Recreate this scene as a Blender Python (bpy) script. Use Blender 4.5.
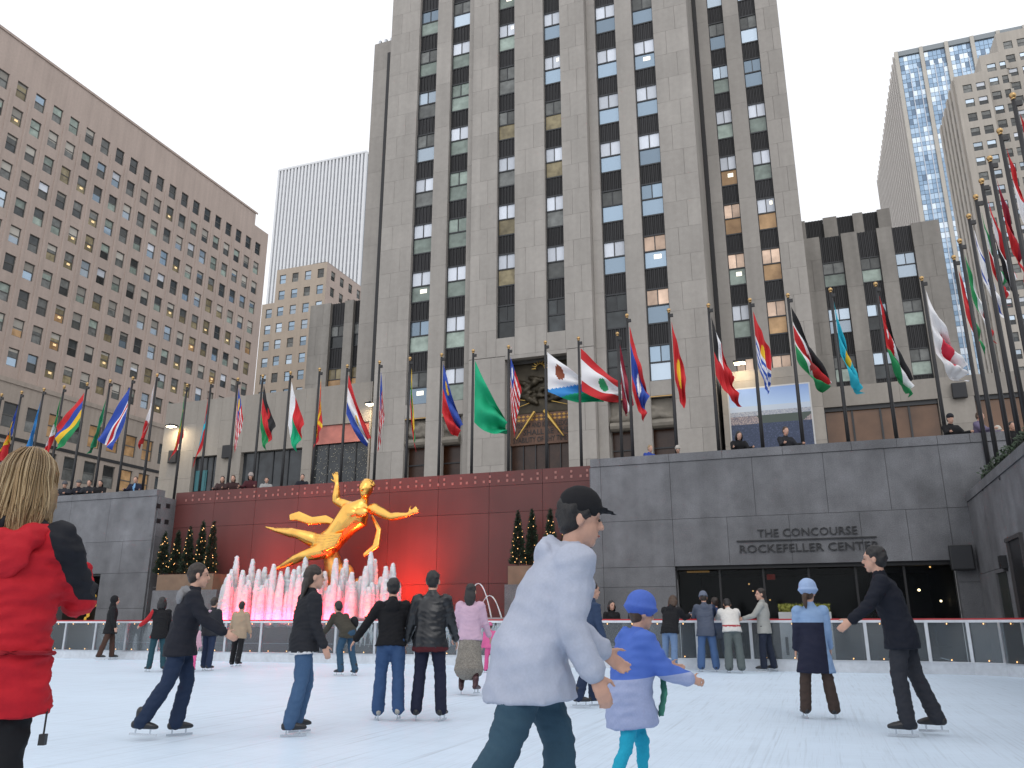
import bpy, bmesh, math, random
import numpy as np
from mathutils import Vector, Matrix
random.seed(7)
for o in list(bpy.data.objects): bpy.data.objects.remove(o)
SC = bpy.context.scene
COL = SC.collection
R = math.radians

# ------------------------------------------------------------------ camera
F_PX, PITCH, YAW, CAMZ = 811.0, R(16.5), R(20.0), 1.04
cam = bpy.data.cameras.new('camera'); camo = bpy.data.objects.new('camera', cam); COL.objects.link(camo)
camo.location = (0, 0, CAMZ); camo.rotation_euler = (R(90) + PITCH, 0, YAW)
cam.sensor_width = 36; cam.lens = F_PX / 1024 * 36; cam.clip_start = 0.05; cam.clip_end = 4000
SC.camera = camo
SC.cycles.max_bounces = 7; SC.cycles.diffuse_bounces = 3; SC.cycles.glossy_bounces = 3; SC.cycles.transparent_max_bounces = 8; SC.cycles.use_denoising = True
# ------------------------------------------------------------------ sky, sun, exposure (bright overcast winter afternoon)
SUN_EL, SUN_AZ = R(42), R(150)
W = bpy.data.worlds.new('World'); SC.world = W; W.use_nodes = True
nt = W.node_tree; bg = nt.nodes['Background']
sky = nt.nodes.new('ShaderNodeTexSky'); sky.sky_type = 'NISHITA'; sky.sun_disc = False
sky.sun_elevation = SUN_EL; sky.sun_rotation = SUN_AZ; sky.dust_density = 4; sky.air_density = 1.0
hs = nt.nodes.new('ShaderNodeHueSaturation'); hs.inputs['Saturation'].default_value = 0.12
mx = nt.nodes.new('ShaderNodeMix'); mx.data_type = 'RGBA'; mx.inputs[0].default_value = 0.72
mx.inputs[7].default_value = (14.2, 14.5, 15.1, 1)          # cloud layer: even grey-white
nt.links.new(sky.outputs[0], hs.inputs['Color']); nt.links.new(hs.outputs[0], mx.inputs[6])
nt.links.new(mx.outputs[2], bg.inputs['Color']); bg.inputs['Strength'].default_value = 0.15
sl = bpy.data.lights.new('sun', 'SUN'); sl.energy = 0.5; sl.angle = R(25); sl.color = (1, .95, .9)
slo = bpy.data.objects.new('sun', sl); COL.objects.link(slo)
slo.rotation_euler = Vector((-math.sin(SUN_AZ) * math.cos(SUN_EL), -math.cos(SUN_AZ) * math.cos(SUN_EL), -math.sin(SUN_EL))).to_track_quat('-Z', 'Y').to_euler()
SC.view_settings.view_transform = 'Standard'; SC.view_settings.look = 'None'
SC.view_settings.exposure = -0.57; SC.view_settings.gamma = 1; SC.view_settings.use_curve_mapping = False

# ------------------------------------------------------------------ pixel -> place (a pixel gives a direction, the plane it lies on gives the distance)
_fw = Vector((-math.sin(YAW) * math.cos(PITCH), math.cos(YAW) * math.cos(PITCH), math.sin(PITCH)))
_rt = Vector((math.cos(YAW), math.sin(YAW), 0)); _up = _rt.cross(_fw); _C = Vector((0, 0, CAMZ))
def ray(x, y): return _fw * F_PX + _rt * (x - 512) + _up * (384 - y)
def onY(x, y, Y): r = ray(x, y); return _C + r * (Y / r.y)
def onX(x, y, X): r = ray(x, y); return _C + r * (X / r.x)
def onZ(x, y, Z): r = ray(x, y); return _C + r * ((Z - CAMZ) / r.z)
def pxm(P): return F_PX / (Vector(P) - _C).dot(_fw)           # pixels per metre at a place

# ------------------------------------------------------------------ materials
MATS = {}
def mat(name, col, rough=.6, noise=None, bump=None, metal=0.0, rnd=0.0, emit=None, streak=0.0, spec=None, sub=None, fold=0.0, aniso=(1, 1, 1), obj=False):
    if name in MATS: return MATS[name]
    m = bpy.data.materials.new(name); m.use_nodes = True; t = m.node_tree; N = t.nodes; L = t.links
    b = N['Principled BSDF']; b.inputs['Roughness'].default_value = rough; b.inputs['Metallic'].default_value = metal
    if spec is not None: b.inputs['Specular IOR Level'].default_value = spec
    c4 = (*col, 1); b.inputs['Base Color'].default_value = c4
    if noise or bump or streak:
        if obj: tc = N.new('ShaderNodeTexCoord'); P = tc.outputs['Object']
        else: g = N.new('ShaderNodeNewGeometry'); P = g.outputs['Position']
        mp = N.new('ShaderNodeMapping'); L.new(P, mp.inputs['Vector']); mp.inputs['Scale'].default_value = aniso
    cur = None
    def mul(src, fac_out, lo, hi):
        mr = N.new('ShaderNodeMapRange'); L.new(fac_out, mr.inputs[0]); mr.inputs[1].default_value = .25; mr.inputs[2].default_value = .75
        mr.inputs[3].default_value = lo; mr.inputs[4].default_value = hi
        mm = N.new('ShaderNodeMix'); mm.data_type = 'RGBA'; mm.blend_type = 'MULTIPLY'; mm.inputs[0].default_value = 1
        if src is None: mm.inputs[6].default_value = c4
        else: L.new(src, mm.inputs[6])
        L.new(mr.outputs[0], mm.inputs[7]); return mm.outputs[2]
    if noise:
        for sc_, amt in noise:
            n = N.new('ShaderNodeTexNoise'); n.inputs['Scale'].default_value = sc_; n.inputs['Detail'].default_value = 4
            L.new(mp.outputs[0], n.inputs['Vector']); cur = mul(cur, n.outputs['Fac'], 1 - amt, 1 + amt)
    if streak:
        mp2 = N.new('ShaderNodeMapping'); L.new(P, mp2.inputs['Vector']); mp2.inputs['Scale'].default_value = (1.6, 1.6, .09)
        n = N.new('ShaderNodeTexNoise'); n.inputs['Scale'].default_value = 1.2; n.inputs['Detail'].default_value = 5
        L.new(mp2.outputs[0], n.inputs['Vector']); cur = mul(cur, n.outputs['Fac'], 1 - streak, 1 + streak * .6)
    if rnd:
        oi = N.new('ShaderNodeObjectInfo'); cur = mul(cur, oi.outputs['Random'], 1 - rnd, 1 + rnd)
    if cur is not None: L.new(cur, b.inputs['Base Color'])
    if bump:
        n = N.new('ShaderNodeTexNoise'); n.inputs['Scale'].default_value = bump[0]; n.inputs['Detail'].default_value = 5
        L.new(mp.outputs[0], n.inputs['Vector']); bp = N.new('ShaderNodeBump'); bp.inputs['Strength'].default_value = bump[1]
        bp.inputs['Distance'].default_value = bump[2] if len(bump) > 2 else .02
        L.new(n.outputs['Fac'], bp.inputs['Height']); L.new(bp.outputs[0], b.inputs['Normal'])
    if emit: b.inputs['Emission Color'].default_value = (*emit[0], 1); b.inputs['Emission Strength'].default_value = emit[1]
    MATS[name] = m; return m
def cloth(col, rough=.85, name=None):
    k = name or 'cloth_%02d_%02d_%02d' % tuple(int(c * 99) for c in col)
    return mat(k, col, rough, noise=[(6, .07), (90, .05)], bump=(300, .15, .002), obj=True, spec=.25)
def two_tone(name, colA, colB, terms, rough=.75):
    """garment of two cloths; terms: OR of ANDs of (ax, ay, az, b, use |x|) > 0 in the garment's own coordinates"""
    m = cloth(colA, rough, name); N = m.node_tree.nodes; L = m.node_tree.links; bs = N['Principled BSDF']; src = bs.inputs['Base Color'].links[0].from_socket
    tc = N.new('ShaderNodeTexCoord'); sp = N.new('ShaderNodeSeparateXYZ'); L.new(tc.outputs['Object'], sp.inputs[0])
    def op(o, a, b):
        q = N.new('ShaderNodeMath'); q.operation = o
        for i, v in enumerate((a, b)):
            if v is None: continue
            if isinstance(v, (int, float)): q.inputs[i].default_value = v
            else: L.new(v, q.inputs[i])
        return q.outputs[0]
    tot = None
    for ands in terms:
        cur = None
        for ax, ay, az, b_, ab in ands:
            X = op('ABSOLUTE', sp.outputs[0], None) if ab else sp.outputs[0]
            e = op('ADD', op('ADD', op('MULTIPLY', X, ax), op('MULTIPLY', sp.outputs[1], ay)), op('ADD', op('MULTIPLY', sp.outputs[2], az), b_))
            g_ = op('GREATER_THAN', e, 0.0); cur = g_ if cur is None else op('MULTIPLY', cur, g_)
        tot = cur if tot is None else op('MAXIMUM', tot, cur)
    mm = N.new('ShaderNodeMix'); mm.data_type = 'RGBA'; L.new(tot, mm.inputs[0]); L.new(src, mm.inputs[6]); mm.inputs[7].default_value = (*colB, 1); L.new(mm.outputs[2], bs.inputs['Base Color']); return m
def attr_mat(name, rough=.8):
    m = bpy.data.materials.new(name); m.use_nodes = True; N = m.node_tree.nodes
    a = N.new('ShaderNodeAttribute'); a.attribute_name = 'print'; m.node_tree.links.new(a.outputs['Color'], N['Principled BSDF'].inputs['Base Color'])
    N['Principled BSDF'].inputs['Roughness'].default_value = rough; MATS[name] = m; return m

LIME = mat('limestone', (.345, .322, .297), .85, noise=[(.35, .07), (3, .06), (26, .05)], streak=.10, rnd=.05, bump=(30, .15))
LIMEJ = mat('limestone_joint', (.20, .185, .17), .9)
LIMED = mat('limestone_weathered', (.27, .253, .232), .85, noise=[(.35, .12), (3, .08)], streak=.2, rnd=.05, bump=(30, .15))
BEIGE = mat('beige_stone', (.46, .375, .33), .85, noise=[(.25, .06), (4, .05)], streak=.1, bump=(20, .15))
BEIGE2 = mat('pale_beige_stone', (.45, .38, .31), .85, noise=[(.25, .06), (4, .05)], streak=.08)
GRAN = mat('grey_granite', (.142, .144, .154), .7, noise=[(.6, .28), (2.5, .18), (38, .28), (160, .4)], streak=.2, rnd=.05, bump=(120, .2, .004))
GRANJ = mat('granite_joint', (.10, .10, .106), .9)
REDG = mat('red_granite', (.105, .028, .025), .5, noise=[(.7, .14), (70, .2)], streak=.12, rnd=.06)
REDJ = mat('red_granite_joint', (.05, .016, .015), .8)
SPAN = mat('dark_spandrel', (.013, .013, .015), .55, noise=[(5, .2)], rnd=.25)
FRAME = mat('window_frame_dark', (.03, .032, .036), .5)
BLACK = mat('black_metal', (.015, .015, .017), .45)
ALU = mat('aluminium', (.55, .57, .6), .38, metal=.7, noise=[(8, .1)])
GOLDM = mat('gilded_bronze', (.95, .53, .13), .27, metal=1.0, noise=[(2.5, .12)], bump=(9, .12, .02))
BRASS = mat('brass', (.5, .33, .15), .35, metal=1.0)
BULB = mat('warm_bulb', (1, .8, .5), .4, emit=((1, .5, .15), 3.2))
BULBW = mat('warm_lamp', (1, .85, .6), .4, emit=((1, .72, .4), 14))
P_SKY = mat('pane_sky_blue', (.27, .35, .43), .06, metal=.6, rnd=.3)
P_SKY2 = mat('pane_pale_blue', (.44, .52, .60), .1, metal=.5, rnd=.25)
P_BLIND = mat('pane_white_blind', (.66, .70, .77), .3, noise=[(6, .08)], rnd=.18, aniso=(6, 6, .6))
P_GREEN = mat('pane_green_grey', (.27, .33, .29), .12, noise=[(2, .3)], rnd=.3)
P_DARK = mat('pane_dark', (.035, .04, .042), .1, noise=[(1.5, .5)], rnd=.4)
P_GREY = mat('pane_grey', (.12, .125, .12), .15, noise=[(2, .4)], rnd=.4)
P_WARM = mat('pane_lit_warm', (.26, .17, .09), .2, noise=[(1.1, .7)], emit=((1, .52, .18), .17), rnd=.3)
P_ROOM = mat('pane_lit_room', (.20, .17, .10), .2, noise=[(2, .5)], emit=((.9, .62, .25), .045), rnd=.3)
P_PEACH = mat('pane_peach_reflection', (.62, .45, .34), .12, metal=.45, noise=[(1.2, .35)], rnd=.25)
P_TUBE = mat('office_light', (1, .95, .8), .4, emit=((1, .93, .72), 1.5))
P_AMB = mat('amber_light', (1, .8, .5), .4, emit=((1, .62, .2), .9))

# ------------------------------------------------------------------ mesh helpers
class MB:
    def __init__(s): s.v = []; s.f = []; s.m = []
    def quad(s, a, b, c, d, mi=0): n = len(s.v); s.v += [tuple(a), tuple(b), tuple(c), tuple(d)]; s.f.append((n, n + 1, n + 2, n + 3)); s.m.append(mi); return s
    def box(s, x0, x1, y0, y1, z0, z1, mi=0):
        n = len(s.v); s.v += [(x0, y0, z0), (x1, y0, z0), (x1, y1, z0), (x0, y1, z0), (x0, y0, z1), (x1, y0, z1), (x1, y1, z1), (x0, y1, z1)]
        for q in ((0, 3, 2, 1), (4, 5, 6, 7), (0, 1, 5, 4), (1, 2, 6, 5), (2, 3, 7, 6), (3, 0, 4, 7)): s.f.append(tuple(n + i for i in q)); s.m.append(mi)
        return s
    def tube(s, pts, rad, seg=10, side=None, cap=True, mi=0):
        pts = [Vector(p) for p in pts]; rad = [(r, r) if not isinstance(r, (tuple, list)) else tuple(r) for r in rad]
        if cap == 'start':
            d0 = (pts[0] - pts[1]).normalized(); a = rad[0]; pts = [pts[0] + d0 * min(a) * .75, pts[0] + d0 * min(a) * .45] + pts; rad = [(a[0] * .45, a[1] * .45), (a[0] * .8, a[1] * .8)] + rad
        elif cap:
            d0 = (pts[0] - pts[1]).normalized(); d1 = (pts[-1] - pts[-2]).normalized()
            a, b = rad[0], rad[-1]
            pts = [pts[0] + d0 * min(a) * .75] + [pts[0] + d0 * min(a) * .45] + pts + [pts[-1] + d1 * min(b) * .45, pts[-1] + d1 * min(b) * .75]
            rad = [(a[0] * .45, a[1] * .45), (a[0] * .8, a[1] * .8)] + rad + [(b[0] * .8, b[1] * .8), (b[0] * .45, b[1] * .45)]
        n0 = len(s.v); k = len(pts)
        for i, p in enumerate(pts):
            d = (pts[min(i + 1, k - 1)] - pts[max(i - 1, 0)]).normalized()
            sd = Vector(side) if side is not None else Vector((1, 0, 0)) if abs(d.x) < .9 else Vector((0, 1, 0))
            sd = (sd - d * sd.dot(d))
            if sd.length < 1e-4: sd = d.orthogonal()
            sd.normalize(); e = d.cross(sd)
            for j in range(seg):
                a = 2 * math.pi * j / seg; s.v.append(tuple(p + sd * rad[i][0] * math.cos(a) + e * rad[i][1] * math.sin(a)))
        for i in range(k - 1):
            for j in range(seg):
                a = n0 + i * seg + j; b = n0 + i * seg + (j + 1) % seg; s.f.append((a, b, b + seg, a + seg)); s.m.append(mi)
        s.f.append(tuple(n0 + j for j in reversed(range(seg)))); s.f.append(tuple(n0 + (k - 1) * seg + j for j in range(seg))); s.m += [mi, mi]
        return s
    def ell(s, c, r, axes=None, seg=12, rings=8, mi=0):
        c = Vector(c); ax = axes or (Vector((1, 0, 0)), Vector((0, 1, 0)), Vector((0, 0, 1))); n = len(s.v)
        s.v.append(tuple(c - ax[2] * r[2]))
        for i in range(1, rings):
            t = -math.pi / 2 + math.pi * i / rings
            for j in range(seg):
                a = 2 * math.pi * j / seg
                s.v.append(tuple(c + ax[0] * r[0] * math.cos(t) * math.cos(a) + ax[1] * r[1] * math.cos(t) * math.sin(a) + ax[2] * r[2] * math.sin(t)))
        s.v.append(tuple(c + ax[2] * r[2])); top = len(s.v) - 1
        for j in range(seg):
            s.f.append((n, n + 1 + (j + 1) % seg, n + 1 + j)); s.m.append(mi)
            b = n + 1 + (rings - 2) * seg; s.f.append((top, b + j, b + (j + 1) % seg)); s.m.append(mi)
        for i in range(rings - 2):
            for j in range(seg):
                a = n + 1 + i * seg + j; b = n + 1 + i * seg + (j + 1) % seg; s.f.append((a, b, b + seg, a + seg)); s.m.append(mi)
        return s
    def mesh(s, name, mats, smooth=False):
        me = bpy.data.meshes.new(name); me.from_pydata(s.v, [], s.f)
        for m in (mats if isinstance(mats, (list, tuple)) else [mats]): me.materials.append(m)
        if any(s.m): me.polygons.foreach_set('material_index', s.m)
        if smooth: me.polygons.foreach_set('use_smooth', [True] * len(me.polygons))
        me.update(); return me
    def obj(s, name, mats, parent=None, smooth=False): return put(name, s.mesh(name, mats, smooth), parent)
def put(name, me, parent=None, loc=None, scale=None):
    o = bpy.data.objects.new(name, me); COL.objects.link(o)
    if parent is not None: o.parent = parent
    if loc is not None: o.location = loc
    if scale is not None: o.scale = scale
    return o
def tag(o, label=None, cat=None, group=None, kind=None):
    if label: o['label'] = label
    if cat: o['category'] = cat
    if group: o['group'] = group
    if kind: o['kind'] = kind
    return o
def thing(name, label, cat, loc=(0, 0, 0), rz=0, group=None):
    o = bpy.data.objects.new(name, None); COL.objects.link(o); o.location = loc; o.rotation_euler = (0, 0, rz); o.empty_display_size = .2
    return tag(o, label, cat, group)
def struct(o): o['kind'] = 'structure'; return o
TMP = bpy.data.scenes.new('scratch')
def solidmesh(mb, name, mats, voxel, smooth=4, tris=None, wr=0.0, wscale=3.2, matf=None):
    """closed overlapping shapes -> one continuous skin"""
    me = bpy.data.meshes.new('t'); me.from_pydata(mb.v, [], mb.f); o = bpy.data.objects.new('t', me); TMP.collection.objects.link(o)
    r = o.modifiers.new('r', 'REMESH'); r.mode = 'VOXEL'; r.voxel_size = voxel
    if smooth: q = o.modifiers.new('s', 'SMOOTH'); q.factor = .5; q.iterations = smooth
    vl = TMP.view_layers[0]; vl.update(); dg = vl.depsgraph
    e = o.evaluated_get(dg); out = bpy.data.meshes.new_from_object(e, preserve_all_data_layers=False, depsgraph=dg)
    if wr:
        n = len(out.vertices); co = np.empty(n * 3, 'f'); no = np.empty(n * 3, 'f')
        out.vertices.foreach_get('co', co); out.vertices.foreach_get('normal', no); co = co.reshape(-1, 3); no = no.reshape(-1, 3)
        rg = np.random.default_rng(int(abs(co.sum()) * 100) % 99991); d = np.zeros(n)
        wp = co + .035 * np.sin(co[:, [1, 2, 0]] * 14 + rg.random(3) * 6)
        for i in range(14):
            k = rg.normal(size=3) * np.array([9, 9, 24]) * wscale * (.5 + 1.2 * rg.random()); d += (1 - np.abs(np.sin((wp @ k) * .5 + rg.random() * 6)) * 1.6) / 14
        co += no * (d * wr)[:, None]; out.vertices.foreach_set('co', co.ravel().astype('f'))
    nt_ = len(out.polygons) * 2
    if tris and nt_ > tris * 1.15:
        me2 = out; o2 = bpy.data.objects.new('d', me2); TMP.collection.objects.link(o2)
        dm = o2.modifiers.new('d', 'DECIMATE'); dm.ratio = tris / nt_; vl.update(); dg = vl.depsgraph
        out = bpy.data.meshes.new_from_object(o2.evaluated_get(dg), preserve_all_data_layers=False, depsgraph=dg)
        bpy.data.objects.remove(o2); bpy.data.meshes.remove(me2)
    bpy.data.objects.remove(o); bpy.data.meshes.remove(me)
    out.name = name; out.materials.clear()
    for m in (mats if isinstance(mats, (list, tuple)) else [mats]): out.materials.append(m)
    k = len(out.polygons); out.polygons.foreach_set('use_smooth', [True] * k)
    if matf:
        c = np.empty(k * 3, 'f'); out.polygons.foreach_get('center', c); c = c.reshape(-1, 3)
        out.polygons.foreach_set('material_index', [int(matf(*q)) for q in c])
    out.update(); return out
UNIT = {}
def unitbox(m):
    if m.name not in UNIT: UNIT[m.name] = MB().box(-.5, .5, -.5, .5, -.5, .5).mesh('block_' + m.name, m)
    return UNIT[m.name]
def block(name, m, x0, x1, y0, y1, z0, z1, parent=None):
    return put(name, unitbox(m), parent, ((x0 + x1) / 2, (y0 + y1) / 2, (z0 + z1) / 2), (x1 - x0, y1 - y0, z1 - z0))
def text_mesh(name, body, size, m, depth=.02):
    cu = bpy.data.curves.new('t', 'FONT'); cu.body = body; cu.size = size; cu.extrude = depth; cu.align_x = 'CENTER'; cu.resolution_u = 2
    o = bpy.data.objects.new('t', cu); TMP.collection.objects.link(o); vl = TMP.view_layers[0]; vl.update()
    me = bpy.data.meshes.new_from_object(o.evaluated_get(vl.depsgraph), depsgraph=vl.depsgraph); bpy.data.objects.remove(o)
    me.name = name; me.materials.clear(); me.materials.append(m); return me

# ================================================================== SETTING
STREET = 5.1
m_pave = mat('paving', (.22, .215, .21), .8, noise=[(.4, .15), (6, .1)], bump=(30, .2))
m_ice = mat('ice', (.67, .79, .925), .42, noise=[(.35, .035), (2.2, .03), (14, .03)], bump=(22, .25, .01), spec=.35, aniso=(.35, 1.6, 1))
def rect_sheet(name, rects, z, m):
    b = MB()
    for x0, x1, y0, y1 in rects: b.quad((x0, y0, z), (x1, y0, z), (x1, y1, z), (x0, y1, z))
    return struct(b.obj(name, m))
RL, RR = -23.86, -6.43         # ends of the red wall's recess
NX = 4.1                       # the side wall on the right
rect_sheet('street', [(-900, 900, 26.6, 1500), (-900, RL, 25.3, 26.6), (RR, 900, 25.3, 26.6), (5.3, 900, -200, 25.3), (-900, -44, -200, 25.3)], STREET, m_pave)
rect_sheet('plaza_floor', [(-44, 5.3, -14, 26.4)], -.03, m_pave)
RIM = [(-43, 20.7), (2.2, 20.7), (3.0, 20.56), (3.55, 20.25), (3.86, 19.7), (3.98, 19.0), (3.98, -9)]
b = MB(); n = len(RIM); b.v = [(x, y, 0) for x, y in RIM] + [(-43, -9, 0)]; b.f = [tuple(reversed(range(n + 1)))]; b.m = [0]
ice = struct(b.obj('ice', m_ice))
# fine skate scratches on the ice
N = m_ice.node_tree.nodes; L = m_ice.node_tree.links; pb = N['Principled BSDF']
g = N.new('ShaderNodeNewGeometry'); src = pb.inputs['Base Color'].links[0].from_socket
for i, (rot, sc_) in enumerate([((0, 0, .5), (22, .5, 1)), ((0, 0, -.7), (18, .4, 1)), ((0, 0, 1.3), (26, .6, 1)), ((0, 0, .1), (60, 1.2, 1)), ((0, 0, -.25), (44, .9, 1))]):
    mp = N.new('ShaderNodeMapping'); L.new(g.outputs['Position'], mp.inputs['Vector']); mp.inputs['Rotation'].default_value = rot; mp.inputs['Scale'].default_value = sc_
    nz = N.new('ShaderNodeTexNoise'); nz.inputs['Scale'].default_value = .8; nz.inputs['Detail'].default_value = 3; nz.inputs['Distortion'].default_value = .9; L.new(mp.outputs[0], nz.inputs['Vector'])
    mr = N.new('ShaderNodeMapRange'); L.new(nz.outputs['Fac'], mr.inputs[0]); mr.inputs[1].default_value = .60; mr.inputs[2].default_value = .74; mr.inputs[3].default_value = 1.0; mr.inputs[4].default_value = .87
    mm = N.new('ShaderNodeMix'); mm.data_type = 'RGBA'; mm.blend_type = 'MULTIPLY'; mm.inputs[0].default_value = 1; L.new(src, mm.inputs[6]); L.new(mr.outputs[0], mm.inputs[7]); src = mm.outputs[2]
L.new(src, pb.inputs['Base Color'])

# ------------------------------------------------------------------ retaining walls of the sunken plaza, slab by slab
def par(o, p):
    o.parent = p; o.matrix_parent_inverse = (Matrix.Translation(p.location) @ p.rotation_euler.to_matrix().to_4x4()).inverted(); return o
J = .005
def slab(p, m, x0, x1, y0, y1, z0, z1, name='stone_slab', jx=J, jy=0, jz=J):
    return par(block(name, m, x0 + jx, x1 - jx, y0 + jy, y1 - jy, z0 + jz, z1 - jz), p)
def course_wall_Y(p, m, mj, xs, zs, Y, thick, holes=(), core=.35):
    """wall facing the camera side (-Y): core behind, slabs 6 cm proud; holes = (x0,x1,z0,z1)"""
    def clear(a, b, c, d): return all(b <= h[0] + .01 or a >= h[1] - .01 or d <= h[2] + .01 or c >= h[3] - .01 for h in holes)
    for i, (z0, z1) in enumerate(zip(zs[:-1], zs[1:])):
        for x0, x1 in zip(xs[i % len(xs)][:-1], xs[i % len(xs)][1:]):
            if clear(x0, x1, z0, z1): slab(p, m, x0, x1, Y, Y + thick + .01, z0, z1)
    X0, X1 = xs[0][0], xs[0][-1]; cb = MB()
    if holes:
        h = holes[0]; cb.box(X0, h[0], Y + thick, Y + core, zs[0], zs[-1]); cb.box(h[1], X1, Y + thick, Y + core, zs[0], zs[-1]); cb.box(h[0], h[1], Y + thick, Y + core, h[3], zs[-1])
    else: cb.box(X0, X1, Y + thick, Y + core, zs[0], zs[-1])
    par(cb.obj('wall_core', mj), p)
TOP = 6.12
# right-hand grey wall with the restaurant opening
OPEN = (-3.91, 3.59, 0, 2.70)
wr = thing('granite_wall', 'grey granite retaining wall carrying the concourse lettering above a dark opening', 'wall', (-1, 25, 0))
xA = [RR, -6.10, OPEN[0], -2.3, -.55, 1.35, 2.55, OPEN[1], 4.4, 5.3]; xB = [RR, -6.10, OPEN[0], -1.45, .55, 2.2, OPEN[1], 5.3]
course_wall_Y(wr, GRAN, GRANJ, [xA, xA, xA, xB], [-.03, 2.12, 2.70, 4.10, TOP - .26], 25, .06, [OPEN])
for x0, x1 in zip(xA[:-1], xA[1:]): slab(wr, GRAN, x0, x1, 24.97, 25.40, TOP - .26, TOP, 'coping_stone', jz=.004)
for z0, z1 in ((-.03, 2.4), (2.4, 4.4), (4.4, TOP - .27)): slab(wr, GRAN, RR - .05, RR, 25.08, 26.0, z0, z1, jx=0, jy=.004)
# lettering
tx = (onY(757, 533, 25).x + onY(856, 533, 25).x) / 2
for body, size, z, x, wid in (('THE CONCOURSE', .30, 3.475, onY(806.5, 533, 25).x, 2.70), ('ROCKEFELLER CENTER', .30, 3.04, onY(807.5, 549, 25).x, 3.76)):
    me = text_mesh('lettering', body, size, BLACK, .02); xs_ = [v.co.x for v in me.vertices]; ys_ = [v.co.y for v in me.vertices]
    k = wid / (max(xs_) - min(xs_)); kz = .225 / (max(ys_) - min(ys_))
    for v in me.vertices: v.co = Vector((v.co.x * k, -v.co.z - .022, v.co.y * kz))
    par(put('lettering', me, None, (x, 25.0, z)), wr)
par(block('lettering_bar', BLACK, -2.06, 1.72, 24.955, 25.0, 3.36, 3.395), wr)
# dark restaurant behind the opening
rs = thing('restaurant_front', 'dark glazed restaurant front under the concourse lettering', 'shopfront', (-.15, 25.4, 0))
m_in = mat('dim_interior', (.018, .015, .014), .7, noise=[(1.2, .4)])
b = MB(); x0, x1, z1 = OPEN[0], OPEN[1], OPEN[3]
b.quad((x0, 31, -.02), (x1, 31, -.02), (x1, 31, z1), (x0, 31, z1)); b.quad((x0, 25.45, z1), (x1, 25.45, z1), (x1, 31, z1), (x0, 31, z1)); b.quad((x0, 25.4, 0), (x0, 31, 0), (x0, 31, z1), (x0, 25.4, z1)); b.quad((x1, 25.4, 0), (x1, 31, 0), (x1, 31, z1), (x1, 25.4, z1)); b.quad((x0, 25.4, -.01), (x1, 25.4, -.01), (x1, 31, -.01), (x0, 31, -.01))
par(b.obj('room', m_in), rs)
m_glass = bpy.data.materials.new('clear_glass'); m_glass.use_nodes = True; N = m_glass.node_tree.nodes; L = m_glass.node_tree.links
for q in list(N):
    if q.type == 'BSDF_PRINCIPLED': N.remove(q)
tr = N.new('ShaderNodeBsdfTransparent'); tr.inputs[0].default_value = (.72, .77, .8, 1); gl = N.new('ShaderNodeBsdfGlossy'); gl.inputs['Roughness'].default_value = .08
df = N.new('ShaderNodeBsdfDiffuse'); df.inputs[0].default_value = (.55, .6, .64, 1); m1 = N.new('ShaderNodeMixShader'); m2 = N.new('ShaderNodeMixShader')
lw = N.new('ShaderNodeFresnel'); lw.inputs[0].default_value = 1.4; m1.inputs[0].default_value = .10
L.new(tr.outputs[0], m1.inputs[1]); L.new(df.outputs[0], m1.inputs[2]); L.new(lw.outputs[0], m2.inputs[0]); L.new(m1.outputs[0], m2.inputs[1]); L.new(gl.outputs[0], m2.inputs[2]); L.new(m2.outputs[0], N['Material Output'].inputs[0])
m_dglass = m_glass.copy(); m_dglass.name = 'window_glass'
for q in m_dglass.node_tree.nodes:
    if q.type == 'MIX_SHADER' and not q.inputs[0].is_linked: q.inputs[0].default_value = .004
    if q.type == 'FRESNEL': q.inputs[0].default_value = 1.18
gx = np.linspace(x0, x1, 7)
for a, c in zip(gx[:-1], gx[1:]): par(block('pane', m_dglass, a + .03, c - .03, 25.42, 25.43, .05, z1 - .12), rs)
for a in gx: par(block('mullion', BLACK, max(a - .03, x0), min(a + .03, x1), 25.39, 25.47, 0, z1 - .1), rs)
par(block('lintel', BLACK, x0, x1, 25.2, 25.48, z1 - .1, z1 - .005), rs)
for px, py, r in ((919, 590, .035), (941, 601, .03), (872, 589, .03), (871, 596, .05), (753, 591, .02), (749, 584, .02), (770, 600, .02), (720, 577, .02), (930, 567, .025)):
    q = onY(px, py, 27.5); par(MB().ell((0, 0, 0), (r, r, r), seg=8, rings=6).obj('lamp', BULBW if r > .028 else BULB), rs).location = q
q = onY(695, 571, 27.5); par(block('ceiling_light', mat('dim_amber', (.4, .2, .05), .5, emit=((1, .5, .12), .25)), q.x - .45, q.x + .45, 27.4, 27.6, q.z - .05, q.z), rs)
q = onY(771, 577, 27); par(block('exit_sign', mat('dim_red_sign', (.3, .02, .01), .5, emit=((1, .1, .05), .12)), q.x - .12, q.x + .12, 26.95, 27, q.z - .08, q.z + .08), rs)
for i in range(6):   # tables and chairs inside, faint
    q = x0 + .9 + i * 1.12; t = MB().tube([(q, 26.6, 0), (q, 26.6, .72)], [.03, .03], 6).box(q - .35, q + .35, 26.25, 26.95, .72, .75); t.box(q + .42, q + .46, 26.4, 26.8, .42, .95).box(q + .42, q + .8, 26.4, 26.8, .42, .46)
    par(t.obj('table', mat('dark_furniture', (.06, .05, .045), .5)), rs)

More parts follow.
